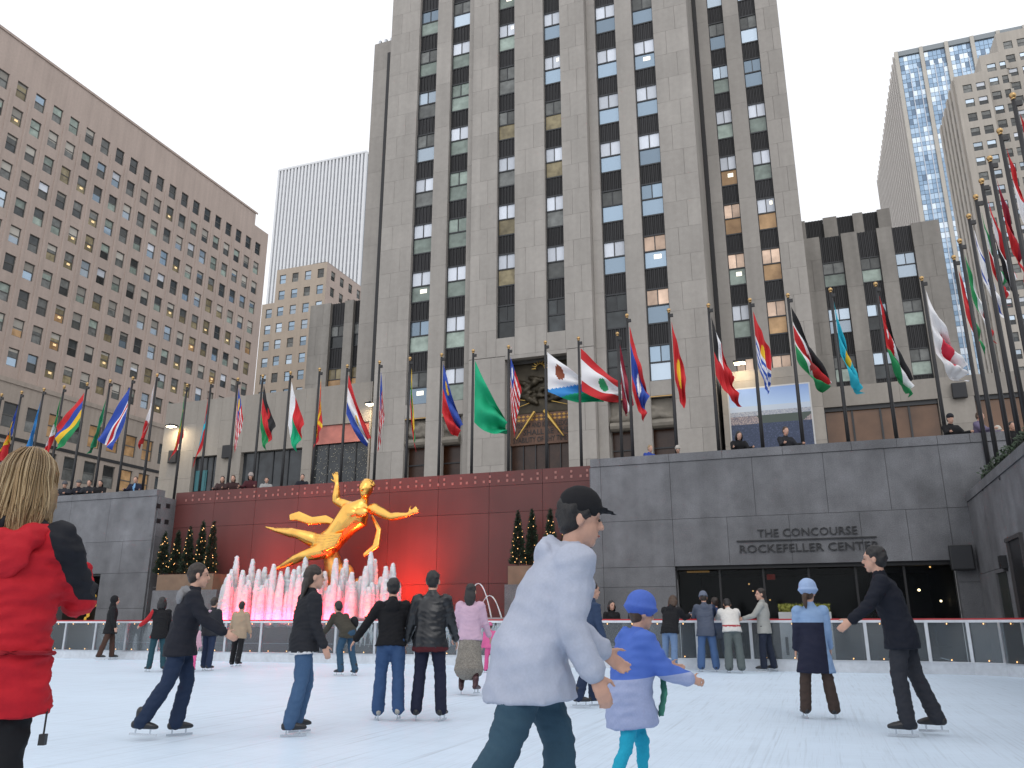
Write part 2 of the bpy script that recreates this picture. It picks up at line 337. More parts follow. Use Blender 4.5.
# left-hand grey wall with a doorway
dl0, dl1, dlz = onY(57, 600, 25).x, onY(97, 600, 25).x, onY(90, 574, 25).z
DOOR = (dl0, dl1, 0, dlz)
wl = thing('granite_wall', 'grey granite retaining wall on the left with a lit doorway', 'wall', (-30, 25, 0))
xs1 = [-44, -39, -34.5, dl0 - 2.2, dl0, dl1, RL]; xs2 = [-44, -38, -33, dl0, dl1 + .9, RL]
course_wall_Y(wl, GRAN, GRANJ, [xs1, xs1, xs2, xs1], [-.03, dlz * .55, dlz, 4.15, TOP - .26], 25, .06, [DOOR])
for a, c in zip(xs2[:-1], xs2[1:]): slab(wl, GRAN, a, c, 24.97, 25.40, TOP - .26, TOP, 'coping_stone', jz=.004)
for z0, z1 in ((-.03, 2.4), (2.4, 4.3), (4.3, TOP - .27)): slab(wl, GRAN, RL, RL + .05, 25.08, 26.0, z0, z1, jx=0, jy=.004)
for px, py in ((158.5, 506), (168, 506), (158.5, 521), (166.5, 522)):
    q = onX(px, py, RL + .05); par(block('vent_hole', BLACK, RL + .04, RL + .056, q.y - .11, q.y + .11, q.z - .09, q.z + .09), wl)
dd = thing('doorway', 'dark doorway with golden lights in the left granite wall', 'doorway', ((dl0 + dl1) / 2, 25.3, 0))
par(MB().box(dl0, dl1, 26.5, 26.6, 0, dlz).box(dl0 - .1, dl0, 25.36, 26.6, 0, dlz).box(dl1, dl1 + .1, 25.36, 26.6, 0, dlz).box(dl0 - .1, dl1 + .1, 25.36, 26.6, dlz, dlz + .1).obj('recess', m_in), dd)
b = MB()
for i in range(30):
    b.ell((dl0 + .2 + random.random() * (dl1 - dl0 - .4), 26.2 + random.random() * .15, dlz * random.uniform(.35, .75)), (.05, .05, .07), seg=6, rings=5)
par(b.obj('chandelier', mat('gold_light', (.5, .3, .05), .4, emit=((1, .6, .1), .55))), dd)
par(block('door_frame', BLACK, dl0, dl1, 25.1, 25.2, dlz - .08, dlz - .01), dd)

# red granite wall in its recess
rw = thing('red_granite_wall', 'dark red polished granite wall lit red behind the gilded figure', 'wall', (-15, 26, 0))
xs = list(np.linspace(RL, RR, 10)); zs = [-.03, 2.35, 4.7, 5.62, TOP]
for i, (z0, z1) in enumerate(zip(zs[:-1], zs[1:])):
    for a, c in zip(xs[:-1], xs[1:]): slab(rw, REDG, a, c, 26, 26.07, z0, z1, 'granite_panel', jx=.006, jz=.006)
par(block('wall_core', REDJ, RL, RR, 26.06, 26.45, -.03, TOP - .01), rw)
b = MB()
for i in range(58):
    x = RL + .5 + i * .29 + (i % 3) * .03; b.box(x, x + .075, 25.985, 26.0, 5.74, 5.83); 
    if i % 2: b.box(x, x + .075, 25.985, 26.0, 5.92, 6.0)
par(b.obj('inscription_marks', mat('inscription_tone', (.30, .13, .11), .5)), rw)  # small raised marks made up in place of the wall's illegible inscription

# side wall on the right with planter, hedge and doors
nw = thing('side_wall', 'grey concrete side wall on the right rising above the rink edge', 'wall', (NX, 12, 0))
ys = [-12, -7, -2, 2, 6, 9.5, 13, 16, 18.6, 20.8, 22.9, 24.98]
for i, (z0, z1) in enumerate(zip([-.03, 2.3, 4.22], [2.3, 4.22, 4.45])):
    for a, c in zip(ys[:-1], ys[1:]): slab(nw, GRAN, NX - (.03 if i == 2 else 0), NX + .1, a, c, z0, z1, jx=0, jy=.008)
par(block('wall_core', GRANJ, NX + .09, NX + .3, -12, 24.97, -.03, 4.44), nw); par(block('planter_curb', GRAN, 5.08, 5.3, -12, 24.97, 4.0, STREET), nw); par(block('planter_soil', mat('soil', (.03, .025, .02), .9), NX + .3, 5.08, -12, 24.97, 3.9, 4.4), nw)
for px, py in ((1000, 478), (983, 489), (1005.5, 541), (967, 513)):
    q = onX(px, py, NX); par(MB().ell((0, 0, 0), (.02, .035, .05), seg=8, rings=6).obj('wall_bolt', BLACK), nw).location = (NX - .01, q.y, q.z)
sd = thing('service_door', 'black doorway with raised frame in the side wall at the right edge', 'door', (NX, 19, 0))
y1 = onX(1012, 560, NX).y; zt = onX(1014, 536, NX).z
par(block('door_leaf', mat('door_black', (.012, .012, .014), .35), NX - .02, NX + .02, y1 - 1.3, y1 - .08, 0, zt - .08), sd)
par(block('door_frame', mat('door_frame_grey', (.05, .045, .045), .5), NX - .07, NX + .02, y1 - .08, y1, 0, zt), sd); par(block('door_frame', MATS['door_frame_grey'], NX - .07, NX + .02, y1 - 1.3, y1 - .08, zt - .08, zt), sd); par(block('door_frame', MATS['door_frame_grey'], NX - .07, NX + .02, y1 - 1.38, y1 - 1.3, 0, zt), sd)
y2 = onX(999, 580, NX).y; y3 = onX(1008, 580, NX).y; zt = onX(1002, 569, NX).z
sd = thing('service_door', 'narrow dark side door between the wall box and the black doorway', 'door', (NX, 20.5, 0))
par(block('door_leaf', mat('door_dark_green', (.03, .035, .033), .4), NX - .02, NX + .02, y3, y2 - .08, 0, zt - .08), sd); par(block('door_frame', GRANJ, NX - .06, NX + .02, y2 - .08, y2, 0, zt), sd); par(block('door_frame', GRANJ, NX - .06, NX + .02, y3, y2 - .08, zt - .08, zt), sd)
q = onX(1006.5, 562, NX); k = thing('wall_lantern', 'small dark box lantern fixed above the narrow side door', 'lantern', (NX, q.y, q.z))
par(block('housing', BLACK, NX - .14, NX, q.y - .12, q.y + .12, q.z - .14, q.z + .14), k); par(block('bracket', BLACK, NX - .05, NX, q.y - .05, q.y + .05, q.z - .2, q.z - .14), k)
# loudspeaker at the corner
def speaker(px, py, Y, w, h, label, tilt=0):
    q = onY(px, py, Y); t = thing('loudspeaker', label, 'loudspeaker', q)
    bm = MB(); bm.box(-w / 2, w / 2, -.22, .0, -h / 2, h / 2); o = bm.obj('cabinet', mat('speaker_black', (.02, .021, .023), .6), t)
    md = o.modifiers.new('b', 'BEVEL'); md.width = .03; md.segments = 2
    MB().box(-w / 2 + .04, w / 2 - .04, -.235, -.221, -h / 2 + .04, h / 2 - .04).obj('grille', mat('speaker_grille', (.035, .036, .04), .8, bump=(400, .5, .003)), t)
    MB().box(-.05, .05, 0, .06, -.08, .08).obj('bracket', BLACK, t); return t
speaker(961, 558, 24.9, .56, .66, 'large black loudspeaker on the granite wall in the right corner')
# clipped hedge in the planter
hd = thing('hedge', 'dark green clipped hedge along the top of the right side wall', 'hedge', (4.7, 10, 4.4))
rg = np.random.default_rng(3); b = MB()
for i in range(9000):
    y = rg.uniform(2, 24.9); x = 4.42 + rg.random() * .62; z = 4.4 + .62 * rg.random() ** .5 + .05 * math.sin(y * 5)
    if y < 10 and i % 2: continue
    d = Vector(rg.normal(size=3)).normalized(); e = d.orthogonal().normalized(); s_ = .035 + .03 * rg.random(); c = Vector((x, y, z))
    b.quad(c - d * s_, c + e * s_ * .5, c + d * s_, c - e * s_ * .5)
par(tag(b.obj('foliage', mat('hedge_leaf', (.025, .045, .022), .7, noise=[(3, .5)])), kind='stuff'), hd)
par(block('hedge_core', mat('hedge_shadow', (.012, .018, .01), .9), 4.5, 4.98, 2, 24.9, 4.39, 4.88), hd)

# ------------------------------------------------------------------ facades
def pane_mesh(kind, m):
    key = ('pane', kind, m.name)
    if key in UNIT: return UNIT[key]
    b = MB(); mats = [m, P_AMB if kind == 'lwt' else P_TUBE]
    rects = {'ul': (-.46, -.02, .04, .46), 'ur': (.02, .46, .04, .46), 'lo': (-.46, .46, -.46, 0.0), 'up': (-.44, .44, .03, .46), 'lw': (-.44, .44, -.46, -.02), 'lwt': (-.44, .44, -.46, -.02), 'lot': (-.46, .46, -.46, 0.0), 'urt': (.02, .46, .04, .46)}
    x0, x1, z0, z1 = rects[kind]; d = -.008
    if kind in ('lot', 'urt', 'lwt'):
        a, c = x0 + (x1 - x0) * .42, x0 + (x1 - x0) * .78; p_, q_ = z0 + (z1 - z0) * .55, z0 + (z1 - z0) * .82
        b.quad((x0, d, z0), (x1, d, z0), (x1, d, p_), (x0, d, p_)); b.quad((x0, d, q_), (x1, d, q_), (x1, d, z1), (x0, d, z1))
        b.quad((x0, d, p_), (a, d, p_), (a, d, q_), (x0, d, q_)); b.quad((c, d, p_), (x1, d, p_), (x1, d, q_), (c, d, q_)); b.quad((a, d, p_), (c, d, p_), (c, d, q_), (a, d, q_), 1)
    else: b.quad((x0, d, z0), (x1, d, z0), (x1, d, z1), (x0, d, z1))
    me = b.mesh('pane', mats); UNIT[key] = me; return me
def frame_mesh(kind, m):
    key = ('frame', kind, m.name)
    if key in UNIT: return UNIT[key]
    b = MB(); d0, d1 = -.07, .03
    if kind == 'tower':
        b.box(-.5, -.46, d0, d1, -.5, .5).box(.46, .5, d0, d1, -.5, .5).box(-.46, .46, d0, d1, .46, .5).box(-.46, .46, d0, d1, -.5, -.46).box(-.46, .46, d0 + .015, d1, 0, .04).box(-.02, .02, d0 + .02, d1, .04, .46)
    else:
        b.box(-.5, -.44, d0, d1, -.5, .5).box(.44, .5, d0, d1, -.5, .5).box(-.44, .44, d0, d1, .46, .5).box(-.44, .44, d0, d1, -.5, -.46).box(-.44, .44, d0 + .015, d1, -.02, .03)
    b.quad((-.47, .02, -.47), (.47, .02, -.47), (.47, .02, .47), (-.47, .02, .47))
    me = b.mesh('window', m); UNIT[key] = me; return me
def add_window(p, kind, fm, x, y, z, w, h, mu, ml, tube=None, local=False, blind=None):
    o = put('window', frame_mesh(kind, fm), None, (x, y, z), (w, 1, h))
    if local: o.parent = p
    else: par(o, p)
    if kind == 'tower':
        for k, m in (('ul', mu), ('urt' if tube == 'u' else 'ur', mu), ('lot' if tube == 'l' else 'lo', ml)): put('pane', pane_mesh(k, m), o)
    else:
        for k, m in (('up', mu), ('lwt' if tube else 'lw', ml)): put('pane', pane_mesh(k, m), o)
        if blind: put('blind', blind_mesh(blind), o)
    return o
def blind_mesh(f):
    key = ('blind', f)
    if key not in UNIT: UNIT[key] = MB().quad((-.43, -.014, .455 - .9 * f), (.43, -.014, .455 - .9 * f), (.43, -.014, .455), (-.43, -.014, .455)).mesh('blind', mat('window_blind', (.42, .40, .36), .8, rnd=.3))
    return UNIT[key]
def span_mesh():
    if 'span' in UNIT: return UNIT['span']
    b = MB(); b.box(-.5, .5, 0, .1, -.5, .5)
    for i in range(6):
        x = -.44 + i * .176; b.box(x - .03, x + .03, -.05, 0, -.5, .5)
    for i in range(5): x = -.352 + i * .176; b.tube([(x, .0, -.5), (x, .0, .48)], [(.045, .035), (.045, .035)], 6, cap=False)
    UNIT['span'] = b.mesh('spandrel', SPAN); return UNIT['span']
def pier_facade(p, Y, x0, x1, cols, tops, winh, zlo, zhi, stone, rule, storey=3.6, course=1.8, rec=.32, thick=.42, lowest=None, zstart=None):
    """piers of stone slabs, window columns between them with dark ribbed spandrels"""
    edges = [x0] + [e for c in cols for e in c] + [x1]
    for a, c in zip(edges[0::2], edges[1::2]):
        w = c - a; big = w > 1.4; ch = course if big else course * 2; z = zlo; i = 0
        while z < zhi - .05:
            z1 = min(z + ch, zhi)
            if big:
                br = a + w * (.36 if i % 2 else .64); slab(p, stone, a, br, Y, Y + thick, z, z1, jx=.005); slab(p, stone, br, c, Y, Y + thick, z, z1, jx=.008)
            else: slab(p, stone, a, c, Y, Y + thick, z, z1, jx=.008)
            z = z1; i += 1
    for ci, (a, c) in enumerate(cols):
        lo = lowest[ci] if lowest else zlo; prev = zhi
        for ri, t in enumerate(tops):
            bt = t - winh
            if bt < lo - .01: break
            if t >= prev: continue
            if prev - t > .15: par(put('spandrel', span_mesh(), None, ((a + c) / 2, Y + rec - .0, (prev + t) / 2), (c - a, 1, prev - t)), p)
            mu, ml, tube = rule(ci, ri, t); add_window(p, 'tower', FRAME, (a + c) / 2, Y + rec, (t + bt) / 2, c - a, winh, mu, ml, tube); prev = bt
        if prev - lo > .2 and prev != zhi and lo == zlo: par(put('spandrel', span_mesh(), None, ((a + c) / 2, Y + rec - .06, (prev + lo) / 2), (c - a, 1, prev - lo)), p)
        if lo > zlo + .1:
            z = zlo if zstart is None else zstart[ci]
            while z < prev - .05:
                z1 = min(z + course, prev); slab(p, stone, a, c, Y + .004, Y + thick, z, z1, jx=.008); z = z1

# ---- the tall limestone tower
tw = thing('limestone_tower', 'tall grey limestone skyscraper with dark vertical window bands behind the flags', 'tower', (-13, 45, STREET))
TOPS = [53.03 - 3.6 * k for k in range(13)]
rnd = random.Random(11)
def tower_rule(base):
    def f(ci, ri, t):
        c = base + ci; r = rnd.random(); tube = None
        up = P_BLIND if r < .5 else P_SKY if r < .72 else P_SKY2 if r < .85 else P_GREY
        r = rnd.random(); lo = P_SKY if r < .5 else P_SKY2 if r < .68 else P_GREEN if r < .88 else P_GREY
        if c == 1 and t < 45: up, lo = (P_BLIND if rnd.random() < .6 else P_GREEN), P_GREEN
        if c in (2, 3) and t < 36: up, lo = (P_BLIND if rnd.random() < .5 else P_GREY), (P_ROOM if rnd.random() < .5 else P_GREY)
        if c in (4, 5) and t > 26: lo = P_SKY
        if c == 5 and t < 30 and rnd.random() < .4: up = P_PEACH
        if c in (6, 7):
            if t < 36: up, lo = (P_PEACH if rnd.random() < .7 else P_BLIND), (P_WARM if rnd.random() < .6 else P_GREEN)
        if t < 22 and c in (2, 3, 4): up = lo = P_DARK; return up, lo, None
        if rnd.random() < .16 and lo is not P_DARK: tube = 'l'
        if rnd.random() < .06: tube = 'u'
        return up, lo, tube
    return f
ZH = 54.0
pier_facade(tw, 45, -19.3, -11.15, [(-17.45, -16.2), (-14.1, -12.9)], TOPS, 2.32, 17.1, ZH, LIME, tower_rule(2), lowest=[18.1, 18.1])
pier_facade(tw, 45.6, -26.4, -19.3, [(-24.0, -22.5), (-21.35, -19.9)], TOPS, 2.32, 9.9, ZH, LIME, tower_rule(0), lowest=[14.3, 14.3], zstart=[13.8, 13.8])
pier_facade(tw, 45.6, -11.15, -4.35, [(-10.55, -9.15), (-8.0, -6.6)], TOPS, 2.32, 9.9, ZH, LIME, tower_rule(4), lowest=[14.3, 14.3], zstart=[13.8, 13.8])
pier_facade(tw, 50, -4.36, 1.4, [(-3.33, -2.28), (-1.21, -.08)], TOPS, 2.32, 9.9, ZH, LIME, tower_rule(6))
z = 9.9
for za, zb in ((STREET, 9.9),):
    for a, c, Y in ((-26.4, -24, 45.6), (-20.2, -19.3, 45.6), (-11.15, -10.5, 45.6), (-6.3, -4.35, 45.6), (-4.36, 1.4, 50)): slab(tw, LIME, a, c, Y, Y + .42, za, zb)
for a, c in ((-19.3, -16.85), (-12.85, -11.15)):
    z = STREET; i = 0
    while z < 17.05:
        z1 = min(z + 1.71, 17.1); br = a + (c - a) * (.4 if i % 2 else .62); slab(tw, LIME, a, br, 45, 45.42, z, z1, jx=.008); slab(tw, LIME, br, c, 45, 45.42, z, z1, jx=.008); z = z1; i += 1
slab(tw, LIME, -16.85, -12.85, 45, 45.42, 16.85, 17.1)
for a, c in ((-22.5, -21.35), (-9.15, -8.0)): pass
cb = MB(); cb.box(-26.4, -19.3, 46.55, 80, STREET, 76); cb.box(-19.3, -11.15, 46.5, 80, STREET, 76.2); cb.box(-11.15, -4.35, 46.55, 80, STREET, 76)
cb.box(-26.4, -19.3, 46.01, 46.55, 13.8, 76); cb.box(-19.3, -11.15, 45.41, 46.5, 17.1, 76.2); cb.box(-11.15, -4.35, 46.01, 46.55, 13.8, 76)
cb.box(-26.4, -24, 46.01, 46.55, STREET, 13.8); cb.box(-20.2, -19.3, 46.01, 46.55, STREET, 13.8); cb.box(-11.15, -10.5, 46.01, 46.55, STREET, 13.8); cb.box(-6.3, -4.36, 46.01, 46.55, STREET, 13.8)
cb.box(-19.3, -16.85, 45.41, 46.5, STREET, 17.1); cb.box(-12.85, -11.15, 45.41, 46.5, STREET, 17.1)
cb.box(-4.35, 1.4, 50.41, 80, STREET, 70)
par(cb.obj('wall_core', LIMED), tw)
lw_top = onY(384, 43, 50).z
par(MB().box(-30.45, -26.4, 50, 78, STREET, lw_top).obj('side_wing', LIMED), tw)
for i in range(12): slab(tw, LIME, -30.45, -26.42, 49.9, 50.0, 9.9 + i * 3.2, 13.1 + i * 3.2 if i < 11 else lw_top, jx=.01)
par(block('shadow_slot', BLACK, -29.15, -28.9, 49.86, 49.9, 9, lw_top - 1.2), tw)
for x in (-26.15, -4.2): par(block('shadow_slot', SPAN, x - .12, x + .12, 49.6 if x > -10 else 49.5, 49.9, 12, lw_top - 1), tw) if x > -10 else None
for i in range(7): par(block('roof_lamp', ALU, -30.2 + i * .55, -30.0 + i * .55, 50.1, 50.3, lw_top, lw_top + .45), tw)
# three portals with carved stone and bronze (plain stand-ins for the sculpture)
m_bronze = mat('dark_bronze_relief', (.055, .045, .03), .5, metal=.5, noise=[(2, .4)])
m_carve = mat('carved_stone', (.21, .19, .16), .85, noise=[(2, .2)])
def lumps(n, x0, x1, z0, z1, y, seed, r=(.25, .6)):
    rg = random.Random(seed); b = MB()
    for i in range(n):
        x, zz = rg.uniform(x0, x1), rg.uniform(z0, z1); a = rg.uniform(-.9, .9); l = rg.uniform(*r); d = Vector((math.cos(a), 0, math.sin(a))) * l
        b.tube([Vector((x, y, zz)) - d, Vector((x, y - .1, zz)), Vector((x, y, zz)) + d], [l * .22, l * .42, l * .2], 8)
    return b
b = lumps(16, -16.0, -13.6, 14.2, 16.2, 46.05, 4); b.box(-16.85, -12.85, 46.15, 46.4, 13.5, 16.85)
par(put('relief_panel', solidmesh(b, 'relief_panel', m_bronze, .06, 2)), tw)
b = MB()
for i in range(9): a = math.pi * (i / 8); b.tube([(-14.85 + .3 * math.cos(a), 45.9, 16.35 + .3 * math.sin(a)), (-14.85 + .55 * math.cos(a), 45.9, 16.35 + .5 * math.sin(a))], [.06, .02], 5)
for s in (-1, 1):
    b.tube([(-14.85 + s * .35, 45.75, 13.5), (-14.85 + s * 1.5, 45.7, 11.9)], [.16 if s > 0 else .1, .035], 6)
    for k in range(5): b.tube([(-14.85 + s * (.7 + .2 * k), 45.98, 14.2 + .15 * k), (-14.85 + s * (1.7 + .02 * k), 45.98, 13.9 + .62 * k)], [.03, .015], 5)
tag(par(b.obj('gilded_rays', mat('gilding_dull', (.55, .36, .10), .4, metal=.8)), tw), kind='stuff')
m_ins = mat('inscription_stone', (.12, .062, .04), .6, noise=[(3, .2)])
par(block('inscription_panel', m_ins, -16.85, -12.85, 46.0, 46.3, 11.55, 13.5), tw)
b = MB()
for i in range(14):
    for k in range(2): x = -16.7 + i * .29; b.quad((x, 45.985, 13.1 + k * .22), (x + .13, 45.985, 13.02 + k * .22), (x + .26, 45.985, 13.1 + k * .22), (x + .13, 45.985, 13.2 + k * .22))
par(b.obj('gilded_band', mat('gilded_band', (.4, .22, .06), .4, metal=.6)), tw)
for i, (body) in enumerate(('WISDOM AND KNOWLEDGE', '* * SHALL BE THE', 'STABILITY OF THY TIMES')):
    me = text_mesh('inscription', body, .5, BLACK, .004); k = 3.6 / max(1e-3, max(v.co.x for v in me.vertices) - min(v.co.x for v in me.vertices)); k = min(k, 1.05)
    for v in me.vertices: v.co = Vector((v.co.x * k, -v.co.z, v.co.y * .95))
    par(put('inscription', me, None, (-14.85, 45.97, 12.62 - i * .46)), tw)
m_glow = mat('lobby_glow', (.022, .011, .007), .3, noise=[(1.6, .6), (7, .4)], emit=((1, .28, .06), .012))
par(block('lobby_screen', m_glow, -16.85, -12.85, 46.2, 46.45, STREET, 11.55), tw)
for i in range(6): par(block('mullion', BRASS if i == 9 else FRAME, -16.85 + i * .79, -16.80 + i * .79, 46.1, 46.2, STREET, 11.55), tw)
for x0, x1, sd_ in ((-24, -20.2, 8), (-10.5, -6.3, 9)):
    b = lumps(15, x0 + .5, x1 - .5, 12.6, 13.3, 46.05, sd_, (.3, .7)); b.box(x0, x1, 46.05, 46.5, 12.3, 13.75)
    par(put('carved_lintel', solidmesh(b, 'carved_lintel', m_carve, .06, 2)), tw)
    par(MB().tube([(x0 + .02, 45.98, 12.2), (x1 - .02, 45.98, 12.2)], [(.35, .28)] * 2, 10, cap=False).obj('carved_moulding', m_carve), tw)
    par(block('lobby_screen', m_glow, x0, x1, 46.42, 46.52, STREET, 11.95), tw)
    for i in range(5): par(block('transom', FRAME, x0, x1, 46.34, 46.42, 6.0 + i * 1.2, 6.08 + i * 1.2), tw)
    par(block('bronze_strip', BRASS, x0, x1, 45.62, 45.7, 13.74, 13.79), tw)

# ---- lower wings left and right of the tower
def wing(label, Y, x0, x1, top, cols, tops, depth, rule, zlo=9.5, stone=LIMED, cren=False, winh=1.95):
    t = thing('limestone_wing', label, 'building', ((x0 + x1) / 2, Y, STREET), group='lower wings beside the tower')
    pier_facade(t, Y, x0, x1, cols, tops, winh, zlo, top, stone, rule, storey=3.5, course=2.4)
    par(MB().box(x0, x1, Y + .41, Y + depth, STREET, top - .3).obj('wall_core', LIMED), t)
    if cren:
        for a, c in cols:
            for k in range(3): w = (c - a) / 3; par(MB().tube([(a + w * (k + .5), Y + .3, top - .5), (a + w * (k + .5), Y + .3, top + .02)], [w * .42, w * .42], 8).obj('parapet_rib', SPAN), t)
    return t
def wr_rule(ci, ri, t): r = rnd.random(); return (P_SKY2 if r < .4 else P_GREY, P_SKY2 if r < .3 else P_DARK if r < .7 else P_GREEN, None)
k = 58 / 46.
wing('stone wing right of the tower with dark ribbed bands and flat piers', 58, .6 * k, 8.33 * k, 28.1, [(2.13 * k, 3.28 * k), (4.13 * k, 5.15 * k), (5.94 * k, 6.93 * k)], [26.1, 22.55, 19.0, 15.5], 4.4, wr_rule)
k = 63 / 55.
wing('taller stone block rising behind the right wing beside the tower', 63, .9 * k, 7.15 * k, 32.0, [(1.75 * k, 2.9 * k), (3.8 * k, 4.8 * k), (5.45 * k, 6.35 * k)], [29.9, 26.4], 10, lambda *a: (P_BLIND, P_SKY2, None), zlo=24)
wing('narrow stone wing left of the tower with dark window bands', 52, -36.3, -30.5, 25.8, [(-34.4, -33.1), (-32.3, -31.2)], [23.9, 20.3, 16.7], 12, lambda ci, ri, t: ((P_GREY, P_DARK, None) if ri != 1 else (P_ROOM, P_WARM, None)))

# ---- buildings with punched windows
def facade(p, u0, u1, z0, z1, ucs, zcs, ww, wh, m, deep=.28, z_off=0):
    """wall with window openings in the plane local y=0 (facing local -y); returns window centres"""
    us = [u0] + sorted([e for u in ucs for e in (u - ww / 2, u + ww / 2)]) + [u1]; zs = [z0] + sorted([e for z in zcs for e in (z - wh / 2, z + wh / 2)]) + [z1]
    b = MB()
    for j in range(len(zs) - 1):
        if j % 2 == 0: b.quad((u0, 0, zs[j]), (u1, 0, zs[j]), (u1, 0, zs[j + 1]), (u0, 0, zs[j + 1])); continue
        for i in range(len(us) - 1):
            a, c, d, e = us[i], us[i + 1], zs[j], zs[j + 1]
            if i % 2 == 0: b.quad((a, 0, d), (c, 0, d), (c, 0, e), (a, 0, e))
            else:
                b.quad((a, 0, d), (a, deep, d), (a, deep, e), (a, 0, e)); b.quad((c, deep, d), (c, 0, d), (c, 0, e), (c, deep, e)); b.quad((a, 0, d), (c, 0, d), (c, deep, d), (a, deep, d)); b.quad((a, deep, e), (c, deep, e), (c, 0, e), (a, 0, e))
    return b
rb = random.Random(5)
def office_panes(warm=.22, blue=.12):
    r = rb.random()
    if r < warm: return (P_ROOM if rb.random() < .4 else P_GREY), (P_WARM if rb.random() < .25 else P_ROOM)
    if r < warm + blue: return P_SKY2, P_SKY2
    u = rb.choice([P_GREY, P_GREY, P_DARK, P_GREEN, P_SKY, P_BLIND, P_GREEN]); return u, rb.choice([P_DARK, P_GREY, P_GREY, P_GREEN, P_SKY])
LFRAME = mat('window_frame_grey', (.10, .10, .095), .6)
# left: long beige office block, facing right (local u runs along +Y)
lb = thing('beige_office_block', 'long beige stone office block on the left with a grid of small windows', 'building', (-80, 52, STREET), R(90))
ucs = [53.2 - 52 + 2.403 * i for i in range(-2, 20)]; zcs = [59.6 - 3.4 * i - STREET for i in range(14)]
b = facade(lb, -20, 101.2 - 52, 0, 63.3 - STREET, ucs, zcs, 1.34, 2.05, BEIGE); b.quad((-20, 0, 63.3 - STREET), (45.6, 0, 63.3 - STREET), (45.6, 0, 65.6 - STREET), (-20, 0, 65.6 - STREET))
b.quad((-20, .0, 65.6 - STREET), (45.6, 0, 65.6 - STREET), (45.6, 30, 65.6 - STREET), (-20, 30, 65.6 - STREET)); b.quad((45.6, 0, 63.3 - STREET), (45.6, 30, 63.3 - STREET), (45.6, 30, 65.6 - STREET), (45.6, 0, 65.6 - STREET)); b.quad((45.6, 0, 63.3 - STREET), (49.2, 0, 63.3 - STREET), (49.2, 30, 63.3 - STREET), (45.6, 30, 63.3 - STREET))
b.quad((49.2, 0, 0), (49.2, 30, 0), (49.2, 30, 63.3 - STREET), (49.2, 0, 63.3 - STREET)); b.obj('wall', BEIGE, lb)
# shallow pilaster ribs between window pairs, thin cornice
for i in range(len(ucs) - 1):
    put('pilaster', unitbox(BEIGE), lb, ((ucs[i] + ucs[i + 1]) / 2, -.04, 27), (.34, .08, 54))
put('cornice', unitbox(BEIGE), lb, (13, -.06, 60.35), (66, .12, .3))
for ri, zc in enumerate(zcs):
    for ci, u in enumerate(ucs):
        mu, ml = office_panes(.24 if ri > 1 else .1, .28 if 11 < ci < 15 else .06)
        if ri == 0 and ci > 8: mu = ml = P_DARK
        add_window(lb, 'sash', LFRAME, u, .2, zc, 1.34, 2.05, mu, ml, tube=ml in (P_ROOM, P_WARM) and rb.random() < .7, local=True, blind=rb.choice([None, None, None, .15, .3, .45, .6]) if mu is not P_DARK else None)
# lower podium in front of it
pz = onX(80, 399, -76).z; wz = onX(60, 428, -76).z
pd_ = thing('beige_podium', 'low beige wing with a dark coping in front of the office block', 'building', (-76, 52, STREET), R(90))
ups = [onX(px, py, -76).y - 52 for px, py in ((10, 414.7), (31.5, 420), (54, 424), (74, 430), (96, 437.6), (115, 442), (133, 447.6), (149, 452), (163, 457))]
uu = [ups[0] + (ups[-1] - ups[0]) / 8 * i for i in range(-2, 10)]
b = facade(pd_, -18, uu[-1] + 3, 0, pz - STREET, uu, [wz - STREET, wz - STREET - 4.2, wz - STREET - 8.4], 1.7, 2.6, mat('podium_stone', (.38, .325, .28), .85, noise=[(.3, .08), (4, .05)], streak=.14))
b.quad((-18, 0, pz - STREET), (uu[-1] + 3, 0, pz - STREET), (uu[-1] + 3, 3.9, pz - STREET), (-18, 3.9, pz - STREET)); b.quad((uu[-1] + 3, 0, 0), (uu[-1] + 3, 3.9, 0), (uu[-1] + 3, 3.9, pz - STREET), (uu[-1] + 3, 0, pz - STREET)); b.obj('wall', MATS['podium_stone'], pd_)
put('coping', unitbox(MATS['podium_stone']), pd_, ((uu[-1] - 15) / 2, -.05, pz - STREET - .3), (uu[-1] + 21, .1, .45))
put('dark_band', unitbox(SPAN), pd_, ((uu[-1] - 15) / 2, -.03, wz - STREET - 2.3), (uu[-1] + 21, .06, .35))
for k in range(3):
    for u in uu: a = P_WARM if rb.random() < .35 else P_DARK; add_window(pd_, 'sash', LFRAME, u, .2, wz - STREET - 4.2 * k, 1.7, 2.6, a, P_WARM if a is P_WARM else P_GREY, local=True)
# middle distance: pale beige block with a corner
bb = thing('pale_beige_block', 'pale beige block with small blue windows between office block and tower', 'building', (-87.5, 130, STREET))
zc = [71.0 - 1.1 - 3.57 * i - STREET for i in range(14)]
ucs = [-10.6 + 3.05 * i for i in range(4)]
b = facade(bb, -12.2, 0, 0, 72.2 - STREET, ucs, zc, 1.5, 2.0, BEIGE2); b.box(-12.2, 0, .3, 34, 72.1 - STREET, 72.15 - STREET); b.quad((-12.2, .3, 0), (-12.2, 34, 0), (-12.2, 34, 72.1 - STREET), (-12.2, .3, 72.1 - STREET)); b.obj('wall', BEIGE2, bb)
for zz in zc:
    for u in ucs: p_ = rb.choice([P_SKY2, P_SKY2, P_SKY, P_GREY, P_WARM if zz < 45 else P_SKY]); add_window(bb, 'sash', LFRAME, u, .2, zz, 1.5, 2.0, p_, p_, local=True)
b = facade(bb, -15.4, -12.2, 0, 65 - STREET, [-13.6], zc[2:], 1.5, 2.0, BEIGE2)
for v in range(len(b.v)): x_, y_, z_ = b.v[v]; b.v[v] = (x_, y_ + .3, z_)
